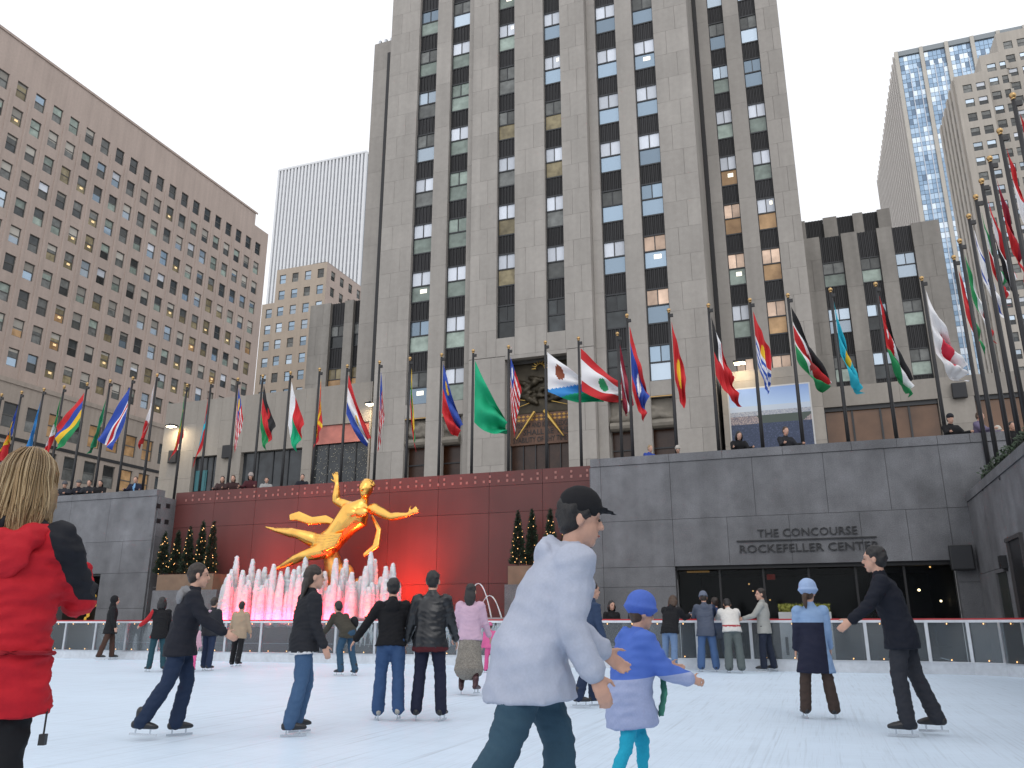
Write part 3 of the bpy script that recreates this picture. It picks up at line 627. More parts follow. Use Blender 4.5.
b.quad((-15.4, .3, 65 - STREET), (-12.2, .3, 65 - STREET), (-12.2, 30, 65 - STREET), (-15.4, 30, 65 - STREET)); b.obj('side_step', BEIGE2, bb)
for zz in zc[2:]: add_window(bb, 'sash', LFRAME, -13.6, .5, zz, 1.5, 2.0, P_SKY2, P_SKY, local=True)
b2 = facade(bb, 0, 34, 0, 72.2 - STREET, [2.4 + 3.4 * i for i in range(9)], zc, 1.5, 2.0, BEIGE)
b2.v = [(-y_, x_, z_) for x_, y_, z_ in b2.v]; b2.obj('side_wall', BEIGE, bb)
for zz in zc[:7]:
    for i in range(9): o = add_window(bb, 'sash', LFRAME, -.2, 2.4 + 3.4 * i, zz, 1.5, 2.0, P_GREY, P_DARK, local=True); o.rotation_euler = (0, 0, R(90))
put('roof_box', unitbox(SPAN), bb, (-3.0, 3, 72.6 - STREET), (3.2, 3, 1.0))

# far white tower with vertical fins
wt = thing('white_finned_tower', 'far white office tower with close vertical fins left of the tower', 'tower', (-160, 230, STREET))
b = MB().box(-19, 19, 0, 40, 0, 163); b.obj('glass_wall', mat('far_glass', (.20, .23, .27), .3, noise=[(.4, .15)]), wt)
b = MB()
for i in range(26): x = -19 + i * 38 / 25; b.box(x - .42, x + .42, -.9, 0, 0, 163.4)
for j in range(29): b.box(-19.2, -19, 0.3 + j * 1.37, 1.0 + j * 1.37, 0, 163.4)
b.obj('fins', mat('white_fin', (.72, .73, .75), .6), wt)
b = MB(); b.box(-19.3, 19.3, -1, 40, 163.4, 164.2); b.obj('roof_edge', MATS['white_fin'], wt)
b = MB()
for i in range(42): b.box(-18.9, 18.9, -.12, 0, 3.85 * i, 3.85 * i + .9)
b.obj('floor_bands', mat('pale_band', (.40, .42, .45), .6), wt); put('roof_plant', unitbox(BEIGE2), wt, (11, 10, 165.6), (4, 4, 3))
# right: blue glass tower with pale piers
k = 2.0
bt = thing('blue_glass_tower', 'blue glass tower with pale vertical piers behind the right wing', 'tower', (42.6, 260, STREET))
H = 185.2 - STREET
b = MB().box(0, 60, .5, 92, 0, H); b.obj('wall_core', mat('tower_dark_side', (.19, .20, .21), .5), bt)
pp = [mat('blue_pane_%d' % i, c, .12, metal=.35, rnd=.35) for i, c in enumerate([(.20, .29, .40), (.33, .43, .54), (.56, .63, .70), (.11, .16, .23)])]
b = MB(); nb = 8; fl = 52; bw = 7.5
for i in range(nb):
    for j in range(fl):
        z0 = H - 1.9 - j * 3.45
        for c in range(5):
            u = i * bw + .8 + c * 1.26; mi = rb.choice([0, 0, 1, 1, 1, 2, 3]) if j % 9 not in (0, 1) or j < 2 else rb.choice([1, 2, 2])
            if j in (1, 4, 5): mi = rb.choice([3, 2, 1])
            if z0 - 3.2 > 0: b.quad((u, .35, z0 - 1.9), (u + 1.16, .35, z0 - 1.9), (u + 1.16, .35, z0), (u, .35, z0), mi); b.quad((u, .37, z0 - 3.3), (u + 1.16, .37, z0 - 3.3), (u + 1.16, .37, z0 - 2.0), (u, .37, z0 - 2.0), 0 if mi != 2 else 1)
tag(b.obj('panes', pp, bt), kind='stuff')
for i in range(nb + 1): put('pier', unitbox(mat('tower_pier', (.50, .47, .42), .7, noise=[(.3, .08)])), bt, (i * bw, 0, H / 2), (1.1, 1.2, H))
for i in range(nb): put('mullion', unitbox(mat('tower_mullion', (.62, .66, .72), .5)), bt, (i * bw + 2.6 + .7, .2, H / 2 - 3), (.22, .5, H - 8)); put('mullion', unitbox(MATS['tower_mullion']), bt, (i * bw + 5.1 + .7, .2, H / 2 - 3), (.22, .5, H - 8))
put('parapet', unitbox(mat('tower_cap', (.25, .28, .3), .6)), bt, (30, .3, H - .8), (60, 1, 1.8))
b = MB()
for i in range(22): b.box(-.9, 0, 2 + i * 4, 2.9 + i * 4, 0, H)
b.obj('side_fins', mat('side_fin', (.60, .56, .52), .7), bt)
# right: stone block with stepped top
st = thing('stepped_stone_block', 'stepped stone office block behind the flags at the right edge', 'building', (38.2, 171, STREET))
def stone_part(u0, u1, yf, H, ucs, rows, name):
    zc = [H - 3.4 - 3.49 * i for i in range(rows)]
    b = facade(st, u0, u1, 0, H, ucs, zc, 1.7, 1.95, BEIGE2); b.v = [(x_, y_ + yf, z_) for x_, y_, z_ in b.v]
    b.quad((u0, yf, H), (u1, yf, H), (u1, yf + 21, H), (u0, yf + 21, H)); b.quad((u0, yf, 0), (u0, yf + 21, 0), (u0, yf + 21, H), (u0, yf, H)); b.obj(name, mat('grey_beige_stone', (.43, .395, .35), .85, noise=[(.2, .08)], streak=.1), st)
    for zz in zc:
        for u in ucs: add_window(st, 'sash', LFRAME, u, yf + .2, zz, 1.7, 1.95, rb.choice([P_BLIND, P_SKY2, P_GREY, P_GREY]), rb.choice([P_DARK, P_DARK, P_GREY]), local=True)
stone_part(0, onY(979, 56, 174).x - 38.2, 0, 113.2 - STREET, [2.2, 4.7], 24, 'wall') 
e2, e3 = onY(979, 56, 174), onY(995, 34, 177); u2, u3 = e2.x - 38.2, e3.x - 38.2
stone_part(u2, u3, 3, e2.z - STREET, [u2 + 1.9, u2 + 4.3], 26, 'wall'); stone_part(u3, u3 + 14, 6, e3.z - STREET, [u3 + 2, u3 + 4.6, u3 + 8.2, u3 + 11], 26, 'wall')
b = MB()
for i in range(6): b.box(-.35, 0, 1 + i * 3.4, 2.9 + i * 3.4, 0, 113 - STREET)
b.obj('side_pilasters', MATS['grey_beige_stone'], st)
b = MB()
for i in range(6):
    for j in range(22): b.box(-.12, 0, 2.95 + i * 3.4, 4.35 + i * 3.4, 108 - 3.49 * j - STREET, 110 - 3.49 * j - STREET)
b.obj('side_windows', P_GREY, st)

# ---- ground-floor pavilions at street level, between tower and terrace
m_lint = mat('pavilion_stone', (.30, .275, .245), .8, noise=[(.4, .07), (5, .05)], streak=.12, rnd=.05)
m_shop = mat('shop_dark', (.03, .035, .04), .1, noise=[(1.2, .6)])
def lamp(px, py, Y, label, power=30, drop=.25):
    q = onY(px, py, Y); t = thing('floodlight', label, 'floodlight', (q.x, Y, q.z), group='lit floodlights on the pavilions')
    b = MB(); b.box(-.35, .35, -.5, 0, -.02, .10); b.box(-.04, .04, -.5, .75, .10, .15); b.obj('housing', BLACK, t)
    MB().box(-.3, .3, -.46, -.05, -.06, -.021).obj('lens', mat('lamp_lens', (1, .9, .7), .4, emit=((1, .8, .5), 22)), t)
    l = bpy.data.lights.new('flood', 'AREA'); l.energy = power; l.size = .5; l.color = (1, .8, .52); o = bpy.data.objects.new('flood_light', l); COL.objects.link(o); o.parent = t; o.location = (0, -.25, -.1); o.rotation_euler = (R(18), 0, 0); return t
PY = 47.0
lp = thing('street_pavilion', 'low pale stone shopfront left of the tower behind the flags', 'building', (-36, PY, STREET))
zt = onY(240, 396, PY).z; xl, xr = onY(163, 440, PY).x, onY(371, 420, PY).x
ops = [(192, 216, 456), (240, 301, 450), (311, 367, 424)]
ed = [(onY(a, 465, PY).x, onY(c, 465, PY).x, onY((a + c) / 2, d, PY).z) for a, c, d in ops]
xx = [xl] + [e for o in ed for e in o[:2]] + [xr]
for a, c in zip(xx[0::2], xx[1::2]):
    z = STREET
    while z < zt - .05: z1 = min(z + 2.05, zt); slab(lp, m_lint, a, c, PY, PY + .5, z, z1); z = z1
for a, c, d in ed:
    slab(lp, m_lint, a, (a + c) / 2, PY, PY + .5, d, zt); slab(lp, m_lint, (a + c) / 2, c, PY, PY + .5, d, zt)
    par(block('shop_window', m_shop, a, c, PY + .35, PY + .45, STREET, d), lp)
    for i in range(1, 4): x = a + (c - a) * i / 4; par(block('mullion', FRAME, x - .04, x + .04, PY + .28, PY + .35, STREET, d), lp)
par(MB().box(xl, xr, PY + .5, PY + 1.4, STREET, zt - .1).box(xl, xr - 3.5, PY + 1.4, PY + 4.5, STREET, zt - .1).obj('wall_core', LIMED), lp)
a, c, d = ed[2]
me = MB(); rg = random.Random(2)
for i in range(420): x = rg.uniform(a + .1, c - .1); z = rg.uniform(8, d - 1.4); s_ = .016; me.box(x - s_, x + s_, PY + .30, PY + .34, z - s_, z + s_)
par(tag(me.obj('window_sparkle', mat('sparkle', (.3, .3, .27), .4, emit=((1, .9, .7), .12))), kind='stuff'), lp)
m_ban = mat('banner_print', (.45, .16, .13), .6, noise=[(.8, .4)]); par(block('banner', m_ban, a + .05, c - .05, PY + .12, PY + .2, d - 1.3, d - .02), lp)
q = onY(198, 478, PY); par(block('teal_screen', mat('teal_glow', (.02, .12, .14), .3, emit=((.2, .8, .9), .02)), q.x - .5, q.x + .5, PY + .28, PY + .33, q.z - .9, q.z + .6), lp)
lamp(174, 427, PY - .6, 'lit floodlight bracketed on the left pavilion', 130)
lamp(373, 405, PY - .6, 'lit floodlight on the left pavilion beside the tower corner', 110)
speaker(174, 457, PY - .06, .75, .95, 'black loudspeaker on the left pavilion pier under the floodlight'); speaker(228, 452, PY - .06, .75, .95, 'black loudspeaker on the left pavilion between two shop windows')

rp = thing('poster_pavilion', 'pale stone pavilion carrying a large city view poster right of the tower', 'building', (-1, PY, STREET))
zt = onY(770, 368, PY).z; xl, xr = onY(722, 400, PY).x, onY(823, 400, PY).x
z = STREET
while z < zt - .05:
    z1 = min(z + 1.9, zt)
    for a, c in ((xl, xl + (xr - xl) * .45), (xl + (xr - xl) * .45, xr)): slab(rp, m_lint, a, c, PY, PY + .4, z, z1)
    z = z1
par(block('wall_core', LIMED, xl, xr, PY + .4, PY + 2.9, STREET, zt - .05), rp)
pa, pc = onY(730, 410, PY).x, onY(811, 410, PY).x; p0, p1 = onY(770, 450, PY).z, onY(770, 387, PY).z
# flat print: blue sky over a hazy skyline with a dark green park
gx, gz = 90, 70; b = MB(); rg = np.random.default_rng(5); cols = []
for i in range(gx):
    for j in range(gz):
        u0, u1, v0, v1 = i / gx, (i + 1) / gx, j / gz, (j + 1) / gz; X = lambda u: pa + (pc - pa) * u; Z = lambda v: p0 + (p1 - p0) * v
        b.quad((X(u0), PY - .03, Z(v0)), (X(u1), PY - .03, Z(v0)), (X(u1), PY - .03, Z(v1)), (X(u0), PY - .03, Z(v1)))
        v = v0
        if v > .70: t = (v - .70) / .30; c = (.38 - .17 * t, .52 - .2 * t, .74 - .14 * t)
        elif v > .62: c = (.45, .52, .62)
        elif v > .55: q = rg.random(); c = (.22 + .2 * q, .25 + .18 * q, .32 + .14 * q)
        elif v > .42:
            q = rg.random(); c = (.05, .07, .06) if .32 + .5 * (.55 - v) < u0 < 1.02 - (.55 - v) else (.1 + .3 * q, .1 + .22 * q, .14 + .16 * q)
        else: q = rg.random() ** 3 * (.6 if rg.random() < .5 else .2); c = (.02 + .07 * q, .035 + .08 * q, .08 + .14 * q)
        cols.append(c)
me = b.mesh('poster', attr_mat('poster_print', .35)); ca = me.color_attributes.new('print', 'FLOAT_COLOR', 'CORNER')
ca.data.foreach_set('color', np.repeat(np.array([(*c, 1) for c in cols], 'f'), 4, axis=0).ravel())
par(put('poster', me), rp); b = MB(); b.box(pa - .08, pc + .08, PY - .02, PY, p0 - .08, p1 + .08); par(b.obj('poster_frame', mat('poster_board', (.5, .5, .5), .6)), rp)
lamp(740, 364, PY - .6, 'lit floodlight above the city view poster', 70)
# glass-fronted base right of the poster pavilion
RY = 50.4
sb = thing('shop_base', 'brown lit shop windows in the stone base under the right wing', 'building', (10, RY, STREET))
zt = onY(900, 381, RY).z; x0 = xr * RY / PY; wb = onY(870, 404, RY).z
for a, c in ((x0, x0 + 4.2), (x0 + 4.2, x0 + 8.6), (x0 + 8.6, x0 + 13), (x0 + 13, x0 + 19)): slab(sb, m_lint, a, c, RY, RY + .5, wb, zt)
xa = onY(941, 420, RY).x; xb = onY(978, 420, RY).x
z = STREET
while z < wb - .05: z1 = min(z + 1.7, wb); slab(sb, m_lint, xa, xb, RY, RY + .5, z, z1); z = z1
m_brn = mat('brown_shop_glass', (.11, .06, .035), .12, noise=[(.7, .5)], emit=((1, .42, .14), .03))
for a, c in ((x0, xa), (xb, x0 + 19)):
    n = 4
    for i in range(n): u0, u1 = a + (c - a) * i / n, a + (c - a) * (i + 1) / n; par(block('shop_window', m_brn, u0 + .05, u1 - .05, RY + .3, RY + .4, STREET, wb - .25), sb); par(block('mullion', FRAME, u0 - .06, u0 + .05, RY + .2, RY + .34, STREET, wb - .2), sb)
    par(block('window_head', FRAME, a, c, RY + .15, RY + .45, wb - .25, wb), sb)
par(MB().box(x0, x0 + 19, RY + .5, RY + 5, STREET, zt - .1).obj('wall_core', LIMED), sb)
speaker(959, 391, RY - .08, .75, .9, 'black loudspeaker on the pier between brown shop windows')

# ================================================================== RINK BARRIER
rbr = thing('rink_barrier', 'low clear-panelled rink barrier with aluminium posts and red top rail', 'barrier', (-12, 20.8, 0))
m_kick = mat('white_kickboard', (.55, .58, .62), .5, noise=[(1.5, .12), (12, .08)]); m_redr = mat('red_rail', (.42, .025, .03), .4, noise=[(3, .15)])
segs = []
for (xa, ya), (xb, yb) in zip(RIM[:-1], RIM[1:]):
    a, c = Vector((xa, ya, 0)), Vector((xb, yb, 0)); l = (c - a).length
    if ya < 18.9: c = a + (c - a) * (8 / l); l = 8
    if xa < -40: a = Vector((-32.8, ya, 0)); l = (c - a).length
    n = max(1, round(l / 1.25))
    for i in range(n): segs.append((a + (c - a) * (i / n), a + (c - a) * ((i + 1) / n)))
bulbs = MB(); PANEM = MB().box(0, 1, .01, .022, 0, 1).mesh('pane', m_glass)
for a, c in segs:
    d = (c - a); l = d.length; ang = math.atan2(d.y, d.x)
    def seg(name, m, x0, x1, y0, y1, z0, z1):
        o = put(name, unitbox(m), None); mid = a + (d / l) * ((x0 + x1) / 2) + Vector((-d.y, d.x, 0)) / l * ((y0 + y1) / 2)
        o.location = (mid.x, mid.y, (z0 + z1) / 2); o.rotation_euler = (0, 0, ang); o.scale = (x1 - x0, y1 - y0, z1 - z0); return par(o, rbr)
    seg('kickboard', m_kick, 0, l, 0, .09, .0, .235); seg('kick_cap', ALU, 0, l, -.012, .1, .235, .262); seg('post', ALU, -.035, .035, -.02, .07, .262, 1.08)
    seg('top_rail', mat('rail_pale', (.6, .62, .66), .4, noise=[(5, .1)]), 0, l, -.03, .065, 1.075, 1.13); seg('red_cap', m_redr, -.003, l + .003, .0, .2, 1.13, 1.165)
    seg('mid_rail', ALU, .04, l - .04, .05, .07, .50, .515) if a.x < -5 else None
    o = put('pane', PANEM, None, a, (l - .08, 1, .81)); o.location = a + d / l * .04 + Vector((0, 0, .265)); o.rotation_euler = (0, 0, ang); par(o, rbr)
    nb_ = max(1, int(l / .42))
    for i in range(nb_):
        p = a + d * ((i + .5) / nb_)
        for z in (.30, 1.05): bulbs.ell((p.x, p.y - .035, z), (.011, .011, .015), seg=6, rings=4)
par(tag(bulbs.obj('string_lights', mat('barrier_bulb', (1, .7, .35), .4, emit=((1, .5, .16), 4))), kind='stuff'), rbr)

# white slatted planter with yellow-green shrub behind the barrier
q0, q1 = onY(781, 640, 22).x, onY(834, 640, 22).x
pl = thing('slatted_planter', 'white planter with slots and yellow-green shrub behind the barrier', 'planter', ((q0 + q1) / 2, 22, 0))
m_pl = mat('planter_white', (.48, .49, .50), .6, noise=[(4, .1)]); zt = onY(800, 612, 22).z
par(MB().box(q0, q1, 21.9, 22.5, 0, zt).obj('box', m_pl), pl); par(block('rim', m_pl, q0 - .04, q1 + .04, 21.86, 22.54, zt - .16, zt), pl) if False else None
for i in range(6): x = q0 + .14 + i * (q1 - q0 - .28) / 5; par(block('slot', BLACK, x - .035, x + .035, 21.885, 21.9, .32, .74), pl)
b = MB(); rg = np.random.default_rng(8)
for i in range(900):
    c = Vector((rg.uniform(q0 + .02, q1 - .02), rg.uniform(21.95, 22.45), zt - .03 + .20 * rg.random() ** .7)); d = Vector(rg.normal(size=3) + np.array([0, 0, .8])).normalized(); e = d.orthogonal().normalized(); s_ = .05 + .03 * rg.random()
    b.quad(c - d * s_ * .4, c + e * s_ * .3, c + d * s_, c - e * s_ * .3)
par(tag(b.obj('shrub', mat('yellow_green_leaf', (.20, .21, .035), .7, noise=[(6, .4)])), kind='stuff'), pl)

# ================================================================== FOUNTAIN
FY0, FY1 = 22.7, 25.9; fx0, fx1 = onY(208, 3000, FY0).x, onY(560, 3000, FY0).x; RZ = onY(330, 618, FY0).z
fo = thing('fountain', 'wide fountain basin with pink-lit water jets below the gilded figure', 'fountain', ((fx0 + fx1) / 2, 24, 0))
m_wat = mat('white_water', (.72, .73, .76), .35, noise=[(8, .1)], bump=(16, .6, .05)); m_wat.node_tree.nodes['Principled BSDF'].inputs['Subsurface Weight'].default_value = .25
m_pool = mat('pool_water', (.10, .12, .13), .12, bump=(6, .5, .04)); m_bas = mat('basin_granite', (.10, .09, .09), .5, noise=[(6, .15), (60, .2)])
b = MB(); b.box(fx0, fx1, FY0, FY0 + .3, -.02, RZ - .13).box(fx0, fx0 + .3, FY0 + .3, FY1, -.02, RZ - .13).box(fx1 - .3, fx1, FY0 + .3, FY1, -.02, RZ - .13); par(b.obj('basin_wall', m_bas), fo)
b = MB(); b.box(fx0 - .06, fx1 + .06, FY0 - .07, FY0 + .34, RZ - .13, RZ); b.box(fx0 - .06, fx0 + .34, FY0 + .34, FY1, RZ - .13, RZ).box(fx1 - .34, fx1 + .06, FY0 + .34, FY1, RZ - .13, RZ); par(b.obj('basin_rim', mat('rim_stone', (.36, .30, .31), .45, noise=[(7, .2)])), fo)
par(MB().quad((fx0 + .3, FY0 + .3, RZ - .16), (fx1 - .3, FY0 + .3, RZ - .16), (fx1 - .3, FY1, RZ - .16), (fx0 + .3, FY1, RZ - .16)).obj('pool', m_pool), fo)
rg = random.Random(12)
def jet_mesh(i):
    g = random.Random(50 + i); b = MB(); b.tube([(0, 0, 0), (.01, 0, .5), (-.005, 0, .85), (0, 0, .99)], [.085, .08, .066, .042], 10)
    for k in range(9):
        a = g.random() * 6.28; r = .05 + .035 * g.random(); zz = g.uniform(.15, .95); x, y = math.cos(a) * r * (1.1 - zz * .5), math.sin(a) * r * (1.1 - zz * .5); l = g.uniform(.1, .3)
        b.tube([(x, y, max(0, zz - l)), (x * .9, y * .9, zz)], [.028, .012], 6)
    b.v = [(x * 1.0, y * 1.0, z * 2) for x, y, z in b.v]
    me = solidmesh(b, 'jet', m_wat, .016, 1, 1900, wr=.03, wscale=5)
    for v in me.vertices: v.co.z *= .5
    return me
JM = [jet_mesh(i) for i in range(6)]
jets = [(227, 578), (232, 570), (237, 557), (243, 571), (248, 576), (253, 560), (259, 570), (265, 568), (270, 575), (274, 565), (281, 572), (288, 568), (294, 570), (299, 567), (306, 556), (313, 570), (319, 575), (325, 572), (336, 559), (343, 569), (346, 560), (352, 573), (357, 582), (361, 577), (366, 567), (371, 553), (375, 560), (386, 567), (393, 564), (398, 582), (230, 590), (246, 588), (262, 586), (279, 588), (292, 588), (310, 590), (330, 586), (349, 590), (368, 586)]
jets += [(224 + 4.4 * i + rg.uniform(-1.5, 1.5), 572 + rg.uniform(0, 20)) for i in range(40)]
for i, (px, py) in enumerate(jets):
    Y = 23.4 + (i % 3) * .35 if i < 30 else 23.2 + (i % 4) * .2; q = onY(px, py, Y)
    o = par(put('jet', JM[i % 6], None, (q.x, Y, RZ - .17), (1.75, 1.75, (q.z - RZ + .17))), fo); o.rotation_euler = (0, 0, rg.random() * 6)
for k, (xa, xb, h) in enumerate(((464, 492, 580), (474, 500, 592))):   # arching side jets
    p0, p1 = onY(xa, 618, 23.6), onY(xb, 618, 23.6); zt = onY((xa + xb) / 2, h, 23.6).z; pts = []
    for i in range(15): t = i / 14; pts.append((p0.x + (p1.x - p0.x) * t, 23.6 + k * .2, RZ - .1 + (zt - RZ) * (4 * t * (1 - t))))
    par(MB().tube(pts, [.008 + .008 * math.sin(i * 2.3) ** 2 + .008 * i / 14 for i in range(15)], 7).obj('arc_jet', m_wat, smooth=True), fo)
b = MB(); g = random.Random(4)                    # water spilling over the front lip
for i in range(230):
    x = g.uniform(fx0 + .1, fx1 - .1); w = g.uniform(.015, .05); z1 = RZ - .13 - g.random() * .12; z0 = z1 - g.uniform(.25, .6); y = FY0 - .06 - g.random() * .05
    b.tube([(x, y + .02, z1), (x + g.uniform(-.05, .05), y - .02, (z0 + z1) / 2), (x + g.uniform(-.1, .1), y - .05, z0)], [w * .5, w, w * .4], 6)
par(tag(b.obj('spilling_water', m_wat, smooth=True), kind='stuff'), fo)
# red floodlights in the basin
def flood(px, Y, z, aim, power, label, spread=120, blend=.9):
    q = onY(px, 600, Y); loc = Vector((q.x, Y, z)); t = thing('fountain_floodlight', label, 'floodlight', loc, group='red floodlights in the fountain')
    MB().tube([(0, 0, -.14), (0, 0, .02)], [.13, .15], 12, cap=False).obj('housing', BLACK, t); MB().ell((0, 0, .02), (.12, .12, .04), seg=12, rings=6).obj('lens', mat('red_lens', (1, .1, .05), .3, emit=((1, .08, .03), 6)), t)
    l = bpy.data.lights.new('red_spot', 'SPOT'); l.energy = power; l.color = (1, .055, .02); l.spot_size = R(spread); l.spot_blend = blend; l.shadow_soft_size = .15
    o = bpy.data.objects.new('red_spot', l); COL.objects.link(o); o.parent = t; o.location = (0, 0, .1); o.rotation_euler = (Vector(aim) - loc).to_track_quat('-Z', 'Y').to_euler()
A = lambda px, py: tuple(onY(px, py, 26))
flood(262, 24.6, RZ + .02, A(285, 545), 1500, 'red floodlight at the left end of the fountain pool'); flood(330, 24.2, RZ + .02, A(340, 530), 1900, 'red floodlight under the legs of the gilded figure')
flood(392, 24.4, RZ + .02, A(400, 545), 2300, 'red floodlight right of the tall jets'); flood(445, 24.6, RZ + .02, A(440, 560), 60, 'red floodlight at the right end of the fountain pool')
flood(300, 22.85, RZ + .02, A(300, 560), 40, 'red floodlight at the front left of the jets', 140); flood(370, 22.85, RZ + .02, A(360, 560), 40, 'red floodlight at the front right of the jets', 140); flood(238, 22.85, RZ + .02, A(240, 560), 40, 'red floodlight at the outermost left jets', 140)

sl_ = thing('fountain_strip_light', 'long red light strip under the front row of jets', 'light strip', (onY(310, 600, 22.98).x, 23.04, RZ - .12))
MB().box(-3.6, 3.6, -.06, .06, -.04, .02).obj('housing', BLACK, sl_); MB().box(-3.55, 3.55, -.045, .045, .021, .03).obj('lens', MATS['red_lens'], sl_)
l = bpy.data.lights.new('red_strip', 'AREA'); l.shape = 'RECTANGLE'; l.size = 7.0; l.size_y = .45; l.energy = 900; l.color = (1, .015, .05); o = bpy.data.objects.new('red_strip', l); COL.objects.link(o); o.parent = sl_; o.location = (0, 0, .05); o.rotation_euler = (R(180 - 22), 0, 0)

# ---- lit conifers in planters
def conifer(base, h, r, seed, label):
    t = thing('lit_conifer', label, 'tree', base, group='small conifers with lights beside the fountain'); g = np.random.default_rng(seed)
    MB().tube([(0, 0, -.02), (0, 0, h * .5), (0, 0, h * .96)], [.035, .025, .008], 6).obj('trunk', mat('bark', (.06, .045, .03), .9), t)
    b = MB(); lights = MB()
    for i in range(int(1500 * h)):
        z = h * (.05 + .95 * (1 - g.random() ** .6)); rr = r * (1 - z / h) ** .8 * (.55 + .5 * g.random()) * (1 + .16 * math.sin(z * 21 + seed)); a = g.random() * 6.283
        c = Vector((rr * math.cos(a), rr * math.sin(a), z)); d = Vector((math.cos(a), math.sin(a), .3 + g.normal() * .5)).normalized(); e = Vector(g.normal(size=3)).cross(d).normalized(); s_ = .045 + .05 * g.random()
        b.quad(c - d * s_ * .6, c + e * s_ * .22, c + d * s_, c - e * s_ * .22)
    for i in range(int(15 * h)):
        z = h * (.04 + .94 * (1 - g.random() ** .7)); a = g.random() * 6.283; rr = r * (1 - z / h) ** .8 * 1.0 + .01; lights.ell((rr * math.cos(a), rr * math.sin(a), z), (.014, .014, .016), seg=6, rings=4)
    tag(b.obj('crown', mat('conifer_needles', (.022, .038, .02), .75, noise=[(5, .5)]), t), kind='stuff'); tag(lights.obj('string_lights', BULB, t), kind='stuff')
m_plb = mat('wood_planter', (.20, .13, .085), .7, noise=[(3, .2)])
def tree_row(pxs, Y, bx0, bx1, side):
    a, c = onY(bx0, 580, Y - .5).x, onY(bx1, 580, Y - .5).x; zb, zt = onY(190, 590, Y - .5).z, onY(190, 574, Y - .5).z
    t = thing('tree_planter', 'tan planter box on a granite plinth under the %s lit conifers' % side, 'planter', ((a + c) / 2, Y, 0), group='planters beside the fountain')
    par(block('plinth', GRAN, a - .1, c + .25, Y - .55, Y + .5, -.02, zb), t); b = MB(); b.box(a, c, Y - .5, Y + .45, zb, zt); par(b.obj('box', m_plb), t)
    for i, (px, py) in enumerate(pxs):
        yy = Y - .12 + .22 * (i % 2); q = onY(px, py, yy); conifer((q.x, yy, zt), q.z - zt, .27, 20 + i + int(px), 'slim conifer with warm lights, %s of the %s group' % (('first from the left', 'second from the left', 'third from the left', 'fourth from the left', 'fifth from the left')[i], side))
tree_row([(166, 531), (179, 530), (191, 526), (204, 520), (214.5, 520)], 25.2, 157, 213, 'left')
tree_row([(518, 510), (532, 508), (550, 508), (566.5, 510)], 25.3, 508, 580, 'right')

# ---- gilded figure: a plain generic reclining figure with a drape on a gilded rock
sq = onY(345, 560, 24.6); gs = thing('gilded_statue', 'large gilded reclining figure with outstretched arms and drapery above the jets', 'statue', (sq.x, 24.6, RZ))
def S(px, py, dy=0): p = onY(px, py, 24.6 + dy); return Vector((p.x - sq.x, p.y - 24.6, p.z - RZ))
b = MB(); V = Vector
hip = S(327, 545); chest = S(355, 515); neck = S(364, 503); hd_ = S(366, 490, -.1)
b.tube([hip, S(336, 536), S(346, 524, -.05), chest, S(362, 506)], [(.46, .36), (.40, .32), (.46, .35), (.56, .37), (.3, .24)], 14, side=_rt)
for s_ in (-1, 1): b.ell(S(356, 513, -.30) + V((s_ * .22, 0, .02)), (.24, .12, .17))
b.tube([neck, hd_], [.15, .14], 10); b.ell(hd_ + V((0, 0, .06)), (.24, .27, .31)); b.ell(hd_ + V((.01, -.06, -.10)), (.17, .20, .2)); b.tube([hd_ + V((.0, -.24, .05)), hd_ + V((0, -.31, -.03))], [.03, .05], 6)
for i in range(60):
    g = random.Random(i); a = g.random() * 6.28; e = g.uniform(.15, 1.4); d = V((math.cos(a) * math.cos(e), math.sin(a) * math.cos(e) + .25, math.sin(e))); b.ell(hd_ + V((0, .02, .08)) + V((d.x * .24, d.y * .27, d.z * .30)), (.06, .05, .05), seg=6, rings=4)
def arm(sh, el, wr_, tip, s):
    b.ell(sh, (.23, .21, .21)); b.tube([sh, (sh + el) / 2, el], [.19, .18, .13], 10); b.tube([el, el.lerp(wr_, .3), wr_], [.14, .145, .08], 10)
    d = (tip - wr_).normalized(); sd = d.cross(V((0, 1, 0))).normalized(); b.tube([wr_, wr_.lerp(tip, .5)], [(.075, .05), (.11, .05)], 8, side=sd)
    for k in range(4): o_ = sd * (k - 1.5) * .055; p = wr_.lerp(tip, .5) + o_; b.tube([p, p + d * .11 + o_ * .3, p + d * (.22 - .03 * abs(k - 1.4)) + o_ * .4 + V((0, -.04, 0))], [.028, .026, .018], 6)
    p = wr_.lerp(tip, .2) + sd * s * .07; b.tube([p, p + d * .08 + sd * s * .1, p + d * .16 + sd * s * .13], [.034, .03, .02], 6)
arm(S(351, 507), S(336, 501, -.1), S(337, 484, -.2), S(335, 471, -.25), 1); arm(S(374, 509), S(391, 517, -.1), S(407, 515, -.2), S(421, 507, -.25), 1)
def leg(h, kn, an, toe):
    b.ell(h, (.28, .26, .26)); b.tube([h, h.lerp(kn, .5), kn], [.28, .25, .17], 12); b.tube([kn, kn.lerp(an, .3), an], [.165, .18, .09], 10); b.tube([an, an.lerp(toe, .5), toe], [(.08, .08), (.09, .06), (.08, .03)], 8)
leg(S(322, 543), S(298, 534, -.35), S(276, 530, -.1), S(266, 527)); leg(S(328, 550, -.2), S(302, 556, -.45), S(282, 566, -.2), S(271, 572, -.2))
